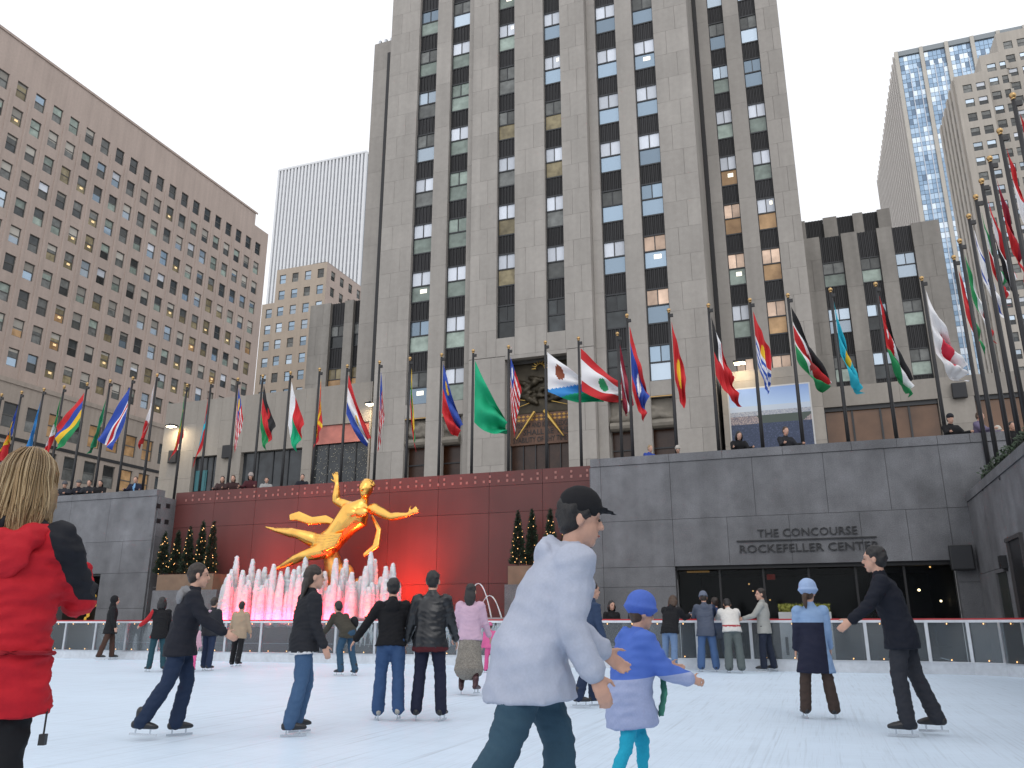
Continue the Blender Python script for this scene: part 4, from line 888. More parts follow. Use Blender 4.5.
# sash round the hips with one trailing end, and a cloak end behind the shoulder
for k in range(6):
    t = k / 5; b.tube([S(342 - 6 * t, 534 + 12 * t, -.42 + .05 * t), S(326 - 2 * t, 536 + 14 * t, -.46), S(314 - 2 * t, 535 + 16 * t, -.2), S(312, 538 + 8 * t, .25)], [(.07, .05), (.085, .06), (.08, .06), (.05, .05)], 8)
for k in range(4):
    t = k / 3; b.tube([S(340, 524, .3), S(326 - 2 * t, 517 + 5 * t, .35), S(312 - 3 * t, 519 + 4 * t, .3), S(299 - 2 * t, 513 + 6 * t, .25), S(290, 515 + 5 * t, .25)], [.06, .075, .08, .07, .04], 8)
for k in range(3):
    t = k / 2; b.tube([S(372, 516, .3), S(380 - 2 * t, 530, .3), S(378 - 4 * t, 546, .2), S(364, 556 - 2 * t, .1)], [.05, .07, .07, .05], 8)
par_me = solidmesh(b, 'figure', GOLDM, .03, 3, 26000); put('figure', par_me, gs)
b = MB(); g = random.Random(9)        # rock the figure reclines on
for i in range(26):
    t = g.random(); x = -.85 + 1.9 * g.random(); zt = 1.55 - abs(x - .1) * .9; b.ell((x, .15 + g.uniform(-.3, .35), g.uniform(0, max(.2, zt))), (g.uniform(.2, .42), g.uniform(.2, .4), g.uniform(.2, .4)), seg=8, rings=6)
b.box(-.9, 1.0, -.3, .6, -.25, .4); b.tube([V((0, .1, .4)), hip + V((0, .12, -.05))], [.5, .25], 8)
put('rock', solidmesh(b, 'rock', mat('gilded_rock', (.62, .30, .08), .38, metal=.9, noise=[(3, .3)], bump=(5, .5, .1)), .05, 1, 9000, wr=.05), gs)

# ================================================================== FLAGS
m_flag = attr_mat('flag_cloth', .75)
K, Wh, Rd, Gn, Bl, Yl = (.01, .01, .012), (.72, .72, .74), (.50, .015, .02), (.01, .22, .07), (.02, .06, .33), (.72, .45, .02)
SB, LG, MR, TQ, OR = (.03, .22, .55), (.0, .34, .16), (.25, .01, .03), (.02, .42, .55), (.75, .2, .03)
def hor(*c): return lambda u, v: c[min(int(v * len(c)), len(c) - 1)]
def ver(*c): return lambda u, v: c[min(int(u * len(c)), len(c) - 1)]
def disc(f, cx, cy, r, c, asp=1.5): return lambda u, v: c if ((u - cx) * asp) ** 2 + (v - cy) ** 2 < r * r else f(u, v)
def canton(f, w, h, c): return lambda u, v: c if u < w and v < h else f(u, v)
def tri(f, d, c): return lambda u, v: c if u < d * (1 - abs(2 * v - 1)) else f(u, v)
def bands(edges, cols): return lambda u, v: cols[sum(v > e for e in edges)]
stripes = lambda u, v: Rd if int(v * 11) % 2 == 0 else Wh
def waves(u, v):
    if v < .45: return Yl if ((u - .5) * 1.5) ** 2 + (v - .42) ** 2 < .03 else Rd
    return Wh if math.sin((v - .45) * 34 + .8 * math.sin(u * 14)) > 0 else (.02, .08, .40)
DES = dict(darkred=hor(MR, Rd), andorra=disc(ver(Bl, Yl, Rd), .5, .5, .2, OR), skyblue=hor(SB), mexico=disc(ver(Gn, Wh, Rd), .5, .5, .12, (.25, .2, .08)), mauritius=hor(Rd, Bl, Yl, Gn), green=hor((.01, .20, .09)), navy=bands([.42, .5, .6, .68], [Bl, Wh, Rd, Wh, Bl]), malta=ver(Wh, Rd),
    mali=ver(Gn, Yl, Rd), mongolia=ver(Rd, TQ, Rd), malaysia=disc(canton(stripes, .5, .55, Bl), .25, .28, .17, Yl), malawi=disc(hor(K, Rd, Gn), .5, .2, .12, Rd), madagascar=lambda u, v: Wh if u < .33 else Rd if v < .5 else LG, macedonia=disc(lambda u, v: Yl if abs((u - .5) - (v - .5)) < .05 or abs((u - .5) + (v - .5)) < .05 or abs(u - .5) < .04 else Rd, .5, .5, .2, Yl),
    paraguay=disc(hor(Rd, Wh, Bl), .5, .5, .12, Yl), usa=canton(stripes, .4, .5, Bl), lithuania=hor(Yl, Gn, Rd), liechtenstein=disc(hor(Bl, Rd), .22, .25, .12, Yl), libya=hor(LG), liberia=disc(canton(stripes, .36, .46, Bl), .18, .23, .12, Wh),
    lesotho=lambda u, v: ((.20, .05, .02) if ((u - .22) * 1.5 / .13) ** 2 + ((v - .33) / .2) ** 2 < 1 else Wh if v < .95 - 1.05 * u * .95 else SB if v < 1.25 - 1.0 * u else LG), lebanon=disc(bands([.25, .75], [Rd, Wh, Rd]), .55, .5, .17, (.02, .26, .1)), latvia=bands([.4, .6], [MR, Wh, MR]), laos=disc(bands([.25, .75], [Rd, Bl, Rd]), .5, .5, .2, Wh), kyrgyz=disc(hor(Rd), .5, .5, .26, Yl),
    kuwait=lambda u, v: K if u < .25 and .0 < v < .6 else (Wh if u < .45 and v < .55 else Rd), kiribati=waves, kenya=disc(bands([.3, .36, .64, .70], [K, Wh, Rd, Wh, Gn]), .5, .5, .17, (.3, .03, .03)), kazakh=disc(hor(TQ), .5, .48, .22, Yl), jordan=disc(tri(hor(K, Wh, Gn), .5, Rd), .17, .5, .07, Wh), japan=disc(hor(Wh), .5, .5, .3, (.55, .02, .05)),
    italy=ver(Gn, Wh, Rd), redgreen=ver(Rd, Rd, Gn), israel=disc(bands([.15, .3, .7, .85], [Wh, Bl, Wh, Bl, Wh]), .5, .5, .13, Bl), ireland=ver(Gn, Wh, OR), iraq=hor(Rd, Wh, K), iran=hor(Gn, Wh, Rd), indonesia=hor(Rd, Wh), red=hor(Rd))
def flag_mesh(des, h, TR, BR, seed, bl=(0, 0)):
    nu, nv = 42, 28; g = random.Random(seed); TL = Vector((0, 0)); BL_ = Vector((bl[0], -h)); TR, BR = Vector(TR), Vector(BR); vs = []; ph = g.random() * 6; fr = g.uniform(1.1, 1.7)
    slack = max(0.15, 1 - ((TR - TL).length / (h * 1.55))); squeeze = max(.1, 1 - (TR - BR).length / h)
    for i in range(nu + 1):
        u = i / nu
        for j in range(nv + 1):
            v = j / nv; p = (TL * (1 - u) + TR * u) * (1 - v) + (BL_ * (1 - u) + BR * u) * v
            w = u ** .7; dep = .17 * h * w * (math.sin(fr * 2 * math.pi * (v * (.8 + squeeze) + u * .8) + ph) * squeeze + .5 * math.sin(fr * 1.3 * math.pi * (u * 1.6 - v * .5) * 2 + ph * 2) * slack + .08 * math.sin(11 * u + 5 * v + ph))
            sway = .022 * h * w * math.sin(fr * 2 * math.pi * (v * 1.3 + u * .5) + ph + 1.3); sag = -.10 * h * math.sin(math.pi * u) * (.3 + .7 * v)
            q = _rt * (p.x + sway * (.4 + squeeze)) + Vector((0, 0, p.y + sag)) + Vector((-_rt.y, _rt.x, 0)) * dep; vs.append(tuple(q))
    fs = []; cs = []; f = DES[des]
    for i in range(nu):
        for j in range(nv):
            a = i * (nv + 1) + j; fs.append((a, a + nv + 1, a + nv + 2, a + 1)); cs += [(*f((i + .5) / nu, (j + .5) / nv), 1)] * 4
    me = bpy.data.meshes.new('flag'); me.from_pydata(vs, [], fs); me.materials.append(m_flag); ca = me.color_attributes.new('print', 'FLOAT_COLOR', 'CORNER'); ca.data.foreach_set('color', np.array(cs, 'f').ravel())
    me.polygons.foreach_set('use_smooth', [True] * len(fs)); return me
PZ = 11.3
def pole_mesh(h):
    b = MB(); b.tube([(0, 0, 0), (0, 0, h * .5), (0, 0, h)], [.062, .055, .042], 10, cap=False); b.tube([(0, 0, 0), (0, 0, .25)], [.11, .09], 10, cap=False); return b.mesh('pole', BLACK, True)
POLE = pole_mesh(PZ - STREET); POLEN = pole_mesh(PZ - 4.4)
FIN = MB().ell((0, 0, .10), (.068, .068, .068)).tube([(0, 0, 0), (0, 0, .06)], [.05, .03], 8, cap=False).mesh('finial', BRASS, True)
TRK = MB().box(-.03, .14, -.03, .03, -.16, -.05).mesh('truck', BLACK)
def flagpole(loc, base_z, mesh_p, spec, desc, where, seed, s):
    t = thing('flagpole', 'black flagpole %s carrying %s' % (where, desc if ' flag' in desc else desc + ' flag'), 'flagpole', (loc.x, loc.y, base_z), group='flagpoles around the rink'); h = PZ - base_z
    put('pole', mesh_p, t); put('finial', FIN, t, (0, 0, h)); put('truck', TRK, t, (0, 0, h))
    des, hp, TR, BR = spec; sg = 1 if TR[0] + BR[0] >= 0 else -1
    put('flag', flag_mesh(des, hp / s, (TR[0] / s, -TR[1] / s), (BR[0] / s, -BR[1] / s), seed), t, tuple(_rt * (.075 * sg) + Vector((0, 0, h - .3))))
AL = [(1.5, ('darkred', 30, (-4, 50), (-6, 60)), 'a limp dark red'), (21.5, ('andorra', 30, (-3, 55), (-14, 56)), 'a drooping blue, yellow and red'), (43.8, ('skyblue', 26, (-2, 52), (-9, 58)), 'a drooping plain sky blue'), (64, ('mexico', 28, (-2, 52), (-10, 60)), 'a drooping green, white and red'), (87, ('mauritius', 31, (-20, 32), (-17, 52)), 'a four-striped red, blue, yellow and green'), (110, ('green', 30, (-3, 50), (-9, 60)), 'a drooping dark green'), (132.7, ('navy', 30, (-23, 48), (-8, 58)), 'a navy blue, red and white striped'), (157, ('malta', 32, (-3, 50), (-7, 60)), 'a furled white and red')]
AR = [(627, ('laos', 60, (14, 60), (10, 88)), 'a long red and blue'), (668.8, ('kyrgyz', 55, (10, 50), (7, 82)), 'a hanging red flag with yellow sun'), (708.5, ('kuwait', 55, (14, 55), (20, 84)), 'a black, white and red'), (750, ('kiribati', 50, (13, 40), (8, 78)), 'a red flag over blue and white waves'), (788, ('kenya', 50, (26, 70), (22, 80)), 'a black, red and green'), (830.6, ('kazakh', 50, (10, 75), (14, 88)), 'a turquoise and yellow'), (875.8, ('jordan', 50, (17, 80), (13, 95)), 'a red triangle, white and green'), (922, ('japan', 60, (22, 70), (20, 88)), 'a white flag with red disc')]
BB = [(187, ('mali', 30, (3, 40), (-6, 62)), 'a green, yellow and red'), (211, ('mongolia', 30, (2, 45), (-7, 70)), 'a red and turquoise'), (237.8, ('malaysia', 26, (7, 30), (2, 60)), 'a striped flag with yellow in its corner'), (262.7, ('malawi', 38, (13, 38), (7, 60)), 'a black, red and green flag'), (290.4, ('madagascar', 40, (14, 40), (9, 64)), 'a white, red and green'), (319.6, ('macedonia', 35, (4, 45), (-3, 70)), 'a furled red and yellow'), (347.2, ('paraguay', 36, (22, 58), (20, 66)), 'a red, white and blue tricolour'), (379.5, ('usa', 40, (5, 40), (1, 74)), 'a furled red-white striped flag'), (410, ('lithuania', 35, (4, 55), (6, 77)), 'a furled yellow, green and red'), (441.6, ('liechtenstein', 45, (18, 56), (14, 68)), 'a blue over red'), (473.2, ('libya', 57, (29, 57), (29, 67)), 'a plain bright green'), (508.6, ('liberia', 40, (10, 32), (3, 74)), 'a red and white striped'), (545.3, ('lesotho', 37, (48, 36), (48, 47)), 'a white, blue and green shield flag'), (578.5, ('lebanon', 40, (35, 34), (35, 49)), 'a red-white flag with green tree'), (617.4, ('latvia', 40, (10, 58), (2, 68)), 'a maroon and white')]
for row, Y, where in ((AL, 26.3, 'on the left terrace'), (AR, 26.3, 'above the lettered wall'), (BB, 28, 'above the red wall')):
    for i, (px, spec, d) in enumerate(row):
        yy = {'on the left terrace': 386, 'above the lettered wall': 300, 'above the red wall': 360}[where]
        r = ray(px, yy); q = _C + r * (Y / r.y)
        for _ in range(3): # x where the pole top (height PZ) projects
            t = Vector((q.x, Y, PZ)) - _C; sx = 512 + F_PX * t.dot(_rt) / t.dot(_fw); q.x += (px - sx) / pxm((q.x, Y, PZ)) * 1.0
        q = Vector((q.x, Y, 0)); flagpole(q, STREET, POLE, spec, d, where, int(px), pxm((q.x, Y, 9.5)) / 1.13)
NN = [(953.8, 258, ('redgreen', 55, (16, 70), (20, 100)), 'a red and green'), (960, 243, ('italy', 55, (18, 75), (24, 105)), 'a green, white and red'), (970, 223.4, ('israel', 65, (20, 72), (24, 108)), 'a white and blue'), (976.9, 203.4, ('iran', 70, (15, 80), (15, 112)), 'a green, white and red striped'), (982.2, 184.7, ('iraq', 75, (18, 90), (15, 125)), 'a red, white and black'), (990.3, 161.9, ('darkred', 75, (16, 90), (15, 128)), 'a two-tone red'), (1001, 137.5, ('indonesia', 80, (18, 85), (22, 130)), 'a red over white'), (1014.7, 106, ('red', 85, (14, 82), (14, 135)), 'a plain red')]
for i, (px, py, spec, d) in enumerate(NN):
    y = 27.2 * 4.75 / 5.2 - i * 1.17; y = onX(px, py, 4.75).y; spec = (spec[0], spec[1] * .8, (spec[2][0] * .55, spec[2][1] * .85), (spec[3][0] * .6, spec[3][1] * .85)); q = Vector((4.75, y, 0)); flagpole(q, 4.4, POLEN, spec, d, 'in the right hedge row', 300 + i, pxm((4.75, y, 9.5)) / 1.1)

# ================================================================== PEOPLE
SKIN = [mat('skin_light', (.52, .30, .22), .55, noise=[(30, .08)], obj=True), mat('skin_tan', (.36, .19, .12), .55, noise=[(30, .08)], obj=True)]
HAIRC = dict(black=(.012, .011, .012), brown=(.06, .032, .018), dark=(.025, .017, .013), blond=(.30, .20, .105))
def hairmat(k): return mat('hair_' + k, HAIRC[k], .45, noise=[(6, .35)], bump=(60, .6, .01), obj=True, aniso=(6, 6, .6))
m_eye = mat('eye', (.02, .015, .012), .2); m_lip = mat('lips', (.35, .11, .09), .5)
m_blade = mat('skate_blade', (.6, .62, .65), .25, metal=1.0)
def dvec(a, b, s): return Vector((s * math.sin(b), math.sin(a) * math.cos(b), -math.cos(a) * math.cos(b)))
def person(label, loc, f, h=1.72, lean=4, slean=0, legs=((8, 4, 6), (-6, 4, 6)), arms=((5, 10, 12, 0), (5, 10, 12, 0)), head=(0, 0), top=None, bot=None, hair='dark', hstyle='short', hat=None,
           skates=True, shoe=(.015, .015, .018), res=1, skin=0, extra=None, group='skaters on the ice', feet=True, base_z=0.0, tri=1.0):
    """f: facing seen from the camera, 0 away, 90 picture right, 180 towards the camera; legs/arms are (left, right)"""
    top = dict(dict(col=(.02, .02, .025), hem=.16, bulk=1.0, hood=False, rough=.85, matf=None, mats=None, wr=.024, ws=3.2), **(top or {}))
    bot = dict(dict(kind='trousers', col=(.03, .05, .11), flare=1.0, wr=.020), **(bot or {}))
    k = h / 1.80; t = thing('person', label, 'person', loc, YAW - R(f), group)
    vx = (.0125, .015, .019, .026)[res]; nt_ = (16000, 7000, 4200, 2200)[res]
    # ---- joints (metres, standing figure facing +y)
    sole = .155 if skates else .085
    hips = []; knees = []; ank = []
    for s, (a, b_, kn) in zip((-1, 1), legs):
        hp = Vector((s * .088, 0, 0)); d1 = dvec(R(a), R(b_), s); d2 = dvec(R(a - kn), R(b_) * .75, s); kp = hp + d1 * .43; hips.append(hp); knees.append(kp); ank.append(kp + d2 * .42)
    pz = sole - min(p.z for p in ank); P0 = Vector((0, 0, pz))
    hips = [p + P0 for p in hips]; knees = [p + P0 for p in knees]; ank = [p + P0 for p in ank]
    M = Matrix.Rotation(-R(lean), 3, 'X') @ Matrix.Rotation(R(slean), 3, 'Y'); up = M @ Vector((0, 0, 1)); sx = M @ Vector((1, 0, 0)); fwv = up.cross(sx) * -1
    fwv = sx.cross(up) * -1; fwv = up.cross(sx)
    Lc = lambda z, y=0, x=0: P0 + up * z + fwv * y + sx * x
    neck = Lc(.52, -.005); M2 = Matrix.Rotation(-R(lean * .45 + head[0]), 3, 'X') @ Matrix.Rotation(R(slean * .5), 3, 'Y')
    hup = M2 @ Vector((0, 0, 1)); hz = Matrix.Rotation(-R(head[1]), 3, 'Z'); hsx = hz @ Vector((1, 0, 0)); hsx = (hsx - hup * hsx.dot(hup)).normalized(); hf = hup.cross(hsx)
    HC = neck + hup * .180 + hf * .025; HS = 1.07; HA = (hsx * HS, hf * HS, hup * HS); H = lambda x, y, z: HC + (hsx * x + hf * y + hup * z) * HS
    sh = []; el = []; wr_ = []; ad = []
    for s, (sa, sb, e, ei) in zip((-1, 1), arms):
        p = Lc(.455, -.01, s * .185); d1 = dvec(R(sa), R(sb), s); d2 = dvec(R(sa + e), R(sb - ei), s); q = p + d1 * .285; sh.append(p); el.append(q); wr_.append(q + d2 * .25); ad.append(d2)
    sc = lambda b: [tuple(Vector(v) * k) for v in b.v]
    def fin(b, name, m, parent=t, v=vx, sm=3, n=nt_, **kw):
        b.v = sc(b); return put(name, solidmesh(b, name, m, v, sm, int(n * tri), **kw), parent)
    # ---- body, one continuous skin
    b = MB(); B = .86
    b.tube([Lc(-.06), Lc(.08), Lc(.24), Lc(.38), Lc(.47)], [(.155 * B, .115 * B), (.14 * B, .1 * B), (.15 * B, .11 * B), (.165 * B, .115 * B), (.12 * B, .085 * B)], 12, side=sx)
    b.tube([Lc(.46), neck + hup * .03, neck + hup * .12], [.075, .056, .055], 10)
    b.ell(H(0, -.012, .035), (.074, .094, .092), HA); b.ell(H(0, .02, -.04), (.058, .068, .075), HA); b.ell(H(0, .058, -.092), (.028, .026, .024), HA)
    b.tube([H(0, .078, .03), H(0, .103, -.018)], [.010, .017], 6); b.ell(H(0, .082, -.058), (.026, .012, .014), HA); b.ell(H(0, .07, .045), (.055, .018, .012), HA)
    for s in (-1, 1): b.ell(H(s * .076, -.012, -.005), (.012, .022, .034), HA)
    for i in range(2):
        b.tube([sh[i] - sx * (-1, 1)[i] * .03, sh[i].lerp(el[i], .5), el[i]], [.052, .046, .038], 8); b.tube([el[i], el[i].lerp(wr_[i], .3), wr_[i]], [.038, .04, .027], 8)
        d = ad[i]; s = (-1, 1)[i]; n_ = (Vector((-s, .0, 0)) - d * (-s * d.x)).normalized(); sd = d.cross(n_).normalized(); sd = sd if sd.y > 0 else -sd   # palm faces the thigh, thumb forward
        w0 = wr_[i]; b.tube([w0, w0 + d * .04, w0 + d * .088], [(.026, .02), (.038, .017), (.041, .014)], 8, side=sd)
        for q, (o_, l) in enumerate(((.030, .068), (.010, .078), (-.010, .072), (-.029, .056))):
            p = w0 + d * .085 + sd * o_; b.tube([p, p + d * l * .55 + n_ * .012, p + d * l * .9 + n_ * .038], [.0098, .0092, .0075], 6)
        p = w0 + d * .025 + sd * .032; b.tube([p, p + d * .03 + sd * .03 + n_ * .012, p + d * .058 + sd * .04 + n_ * .025], [.013, .011, .009], 6)
        b.tube([hips[i], hips[i].lerp(knees[i], .5), knees[i]], [.085, .07, .05], 8); b.tube([knees[i], knees[i].lerp(ank[i], .35), ank[i]], [.048, .05, .034], 8)
    fin(b, 'body', SKIN[skin], v=(.0088, .0105, .015, .02)[res], sm=2)
    if res < 3:
        for s in (-1, 1): o = MB().ell((0, 0, 0), (.011 * k, .007 * k, .008 * k), seg=8, rings=6).obj('eye', m_eye, t); o.location = H(s * .031, .083, .012) * k
        o = MB().ell((0, 0, 0), (.023 * k, .006 * k, .006 * k), seg=8, rings=6).obj('lips', m_lip, t); o.location = H(0, .094, -.058) * k; o.rotation_euler = (0, 0, -R(head[1]))
    # ---- jacket
    bu = top['bulk']; hem = top['hem']; b = MB(); hl = [Lc(.50), Lc(.43), Lc(.30), Lc(.13), Lc(0)]; hr = [(.095 * bu, .075 * bu), (.178 * bu, .118 * bu), (.182 * bu, .138 * bu), (.168 * bu, .128 * bu), (.178 * bu, .14 * bu)]
    if hem > .05:
        th = [hips[i] + (knees[i] - hips[i]).normalized() * hem for i in range(2)]; zb = P0.z - hem * .97; ce = (th[0] + th[1]) / 2; ce.z = zb; ce.x *= .7; c1 = P0.lerp(ce, .5)
        rx = max(.19 * bu, max(abs(p.x - ce.x) for p in th) + .122 * min(bu, 1.15)); ry = max(.145 * bu, max(abs(p.y - ce.y) for p in th) + .128 * min(bu, 1.15)); hl += [c1, ce]; hr += [((rx + .18 * bu) / 2, (ry + .142 * bu) / 2), (rx, ry)]
    b.tube(hl, hr, 18, side=sx, cap='start')
    for i in range(2):
        s = (-1, 1)[i]; b.ell(sh[i] - sx * s * .01, (.083 * bu, .082 * bu, .08 * bu)); b.tube([sh[i] - sx * s * .05, sh[i], sh[i].lerp(el[i], .5), el[i]], [.07 * bu, .074 * bu, .067 * bu, .057 * bu], 10); b.tube([el[i], el[i].lerp(wr_[i], .45), el[i].lerp(wr_[i], .98)], [.058 * bu, .055 * bu, .043 * bu], 10); b.tube([el[i].lerp(wr_[i], .86), el[i].lerp(wr_[i], .97)], [.052 * bu, .05 * bu], 10, cap=False)
    b.tube([Lc(.47), neck + hup * .045], [(.085, .08), (.068, .068)], 10)
    if top['hood'] == 'down': b.tube([Lc(.49, -.06, -.1), Lc(.515, -.125), Lc(.49, -.06, .1)], [.035, .06, .035], 8); b.ell(Lc(.44, -.13), (.1, .045, .09))
    fin(b, 'jacket', top['mats'] or cloth(top['col'], top['rough']), wr=top['wr'], wscale=top['ws'], matf=top['matf'])
    # ---- trousers or skirt
    if feet:
        b = MB(); fl = bot['flare']
        b.tube([Lc(.14), Lc(.0), Lc(-.08)], [(.15, .112), (.168, .128), (.15, .125)], 14, side=sx)
        for i in range(2):
            b.tube([hips[i] + Vector((0, 0, .02)), hips[i].lerp(knees[i], .5), knees[i]], [.096, .088 * (.5 + fl * .5), .072 * (.5 + fl * .5)], 12); e = ank[i] + (knees[i] - ank[i]).normalized() * (.0 if fl >= 1 else .05) - (Vector((0, 0, .03)) if fl > 1.05 else Vector())
            b.tube([knees[i], knees[i].lerp(e, .45), e], [.072 * (.5 + fl * .5), .068 * fl, .066 * fl], 12)
        fin(b, 'trousers', bot.get('mats') or cloth(bot['col']), wr=bot['wr'], matf=bot.get('matf'))
        if bot['kind'] == 'skirt':
            b = MB(); mid = (ank[0] + ank[1]) / 2; b.tube([Lc(.08), Lc(-.1), P0.lerp(mid, .45), P0.lerp(mid, .72)], [(.16, .125), (.185, .15), (.22, .18), (.26, .21)], 18, side=sx); fin(b, 'skirt', bot['skirt'], wr=.02)
        for i in range(2):
            a = ank[i]; tilt = -max(0, (a.z - sole)) * 1.6; fd = Vector(((-1, 1)[i] * .22, math.cos(tilt), math.sin(tilt))).normalized(); dn = (Vector((0, 0, -1)) - fd * -fd.z).normalized()
            b = MB(); b.tube([a + Vector((0, 0, .09 if skates else .02)), a + dn * .03], [.052, .05], 8); b.tube([a - fd * .055 + dn * .045, a + fd * .05 + dn * .045, a + fd * .135 + dn * .055, a + fd * .175 + dn * .062], [(.038, .045), (.043, .045), (.045, .032), (.035, .022)], 8, side=Vector((1, 0, 0)))
            o = fin(b, 'skate' if skates else 'shoe', mat('boot_%d' % int(shoe[0] * 99), shoe, .4), sm=2, v=max(vx * .8, .011), n=1400)
            if skates:
                s_ = fd.cross(dn).normalized(); bl = MB(); p0, p1 = a - fd * .085 + dn * .15, a + fd * .19 + dn * .15; q0, q1 = a - fd * .06 + dn * .08, a + fd * .16 + dn * .085
                for p, q in ((p0, q0), (p1, q1)): pass
                n0 = len(bl.v); bl.v += [tuple((x + s_ * w) * k) for w in (-.003, .003) for x in (p0, p1, p1 - dn * .022, p0 - dn * .022)]; bl.f += [(0, 1, 2, 3), (7, 6, 5, 4), (0, 4, 5, 1), (1, 5, 6, 2), (2, 6, 7, 3), (3, 7, 4, 0)]; bl.m += [0] * 6
                for c in (q0.lerp(q1, .15), q0.lerp(q1, .8)): bl.tube([c * k, (c + dn * .055) * k], [.012 * k, .008 * k], 6, cap=False)
                bl.obj('blade', m_blade, o)
    # ---- hair, hats, hoods
    hm = hairmat(hair) if hair in HAIRC else None
    if top['hood'] == 'up':
        b = MB(); b.ell(H(0, -.03, .025), (.10, .112, .125), HA); b.tube([H(0, -.04, -.08), Lc(.47, -.03)], [.085, .11], 10); fin(b, 'hood', cloth(top['col'], top['rough']), wr=.01)
    elif hstyle:
        b = MB(); b.ell(H(0, -.026, .05), (.084, .099, .094), HA); b.ell(H(0, -.05, .0), (.08, .066, .09), HA); gh = random.Random(int(abs(loc[0]) * 977))
        for q in range(26 if res < 3 else 8):
            a = gh.uniform(-2.4, 2.4); e = gh.uniform(-.3, 1.3); c_ = H(.078 * math.cos(e) * math.sin(a), -.026 - .09 * math.cos(e) * math.cos(a), .045 + .088 * math.sin(e)); b.tube([c_, c_ + hup * -.03 + (c_ - HC) * .12], [.02, .010], 5)
        if hstyle == 'long':
            for q in range(9): a = -.9 + q * .225; b.tube([H(.07 * math.sin(a), -.05 - .03 * math.cos(a), .05), H(.085 * math.sin(a), -.07 - .03 * math.cos(a), -.08), H(.10 * math.sin(a), -.085 - .03 * math.cos(a), -.2 - .05 * math.cos(a * 3))], [.03, .034, .018], 7)
        if hstyle == 'bob':
            for q in range(13): a = -1.75 + q * .29; b.tube([H(.06 * math.sin(a), -.03 - .04 * math.cos(a), .06), H(.092 * math.sin(a), -.02 - .075 * math.cos(a), -.03), H(.095 * math.sin(a), -.02 - .075 * math.cos(a), -.125 - .03 * (q % 2))], [.03, .034, .016], 7)
        if hstyle == 'pony': b.tube([H(0, -.10, .0), H(-.015, -.15, -.04), H(-.02, -.14, -.13), H(-.02, -.12, -.2)], [.03, .042, .036, .014], 8)
        fin(b, 'hair', hm, wr=.012, wscale=4, n=max(nt_ * .5, 1600))
    if hat:
        kind, col = hat[:2]; b = MB(); hk = hat[2] if len(hat) > 2 else 1.0; HA0, H0 = HA, H; HA = tuple(v * hk for v in HA0); H = lambda x, y, z: H0(x * hk, y * hk, .01 + z * hk)
        b.ell(H(0, -.014, .068), (.094, .110, .094), HA)
        if kind == 'beanie': b.tube([H(.090 * math.cos(a), -.014 + .106 * math.sin(a), .035) for a in np.linspace(0, 6.2832, 17)], [(.016, .028)] * 17, 6, side=hup, cap=False); b.ell(H(0, -.016, .03), (.094, .110, .062), HA)
        else: b.tube([H(-.05, .085, .06), H(0, .15, .05), H(.05, .085, .06)], [(.03, .008)] * 3, 6, side=hf); b.ell(H(0, -.01, .045), (.09, .106, .035), HA)
        fin(b, 'hat', cloth(col), wr=.004, n=nt_ * .5)
    if hat: HA, H = HA0, H0
    if extra: extra(dict(t=t, k=k, Lc=Lc, H=H, HA=HA, sh=sh, el=el, wr=wr_, up=up, sx=sx, fw=fwv, fin=fin, knees=knees, ank=ank, P0=P0, neck=neck))
    return t
def G(px, py): p = onZ(px, py, 0); return Vector((p.x, p.y, 0))
BLK = (.012, .012, .014); NAVY = (.012, .016, .035); JEAN = (.035, .075, .17); DJEAN = (.018, .03, .065); GREY = (.16, .17, .18)
denim = lambda c: c
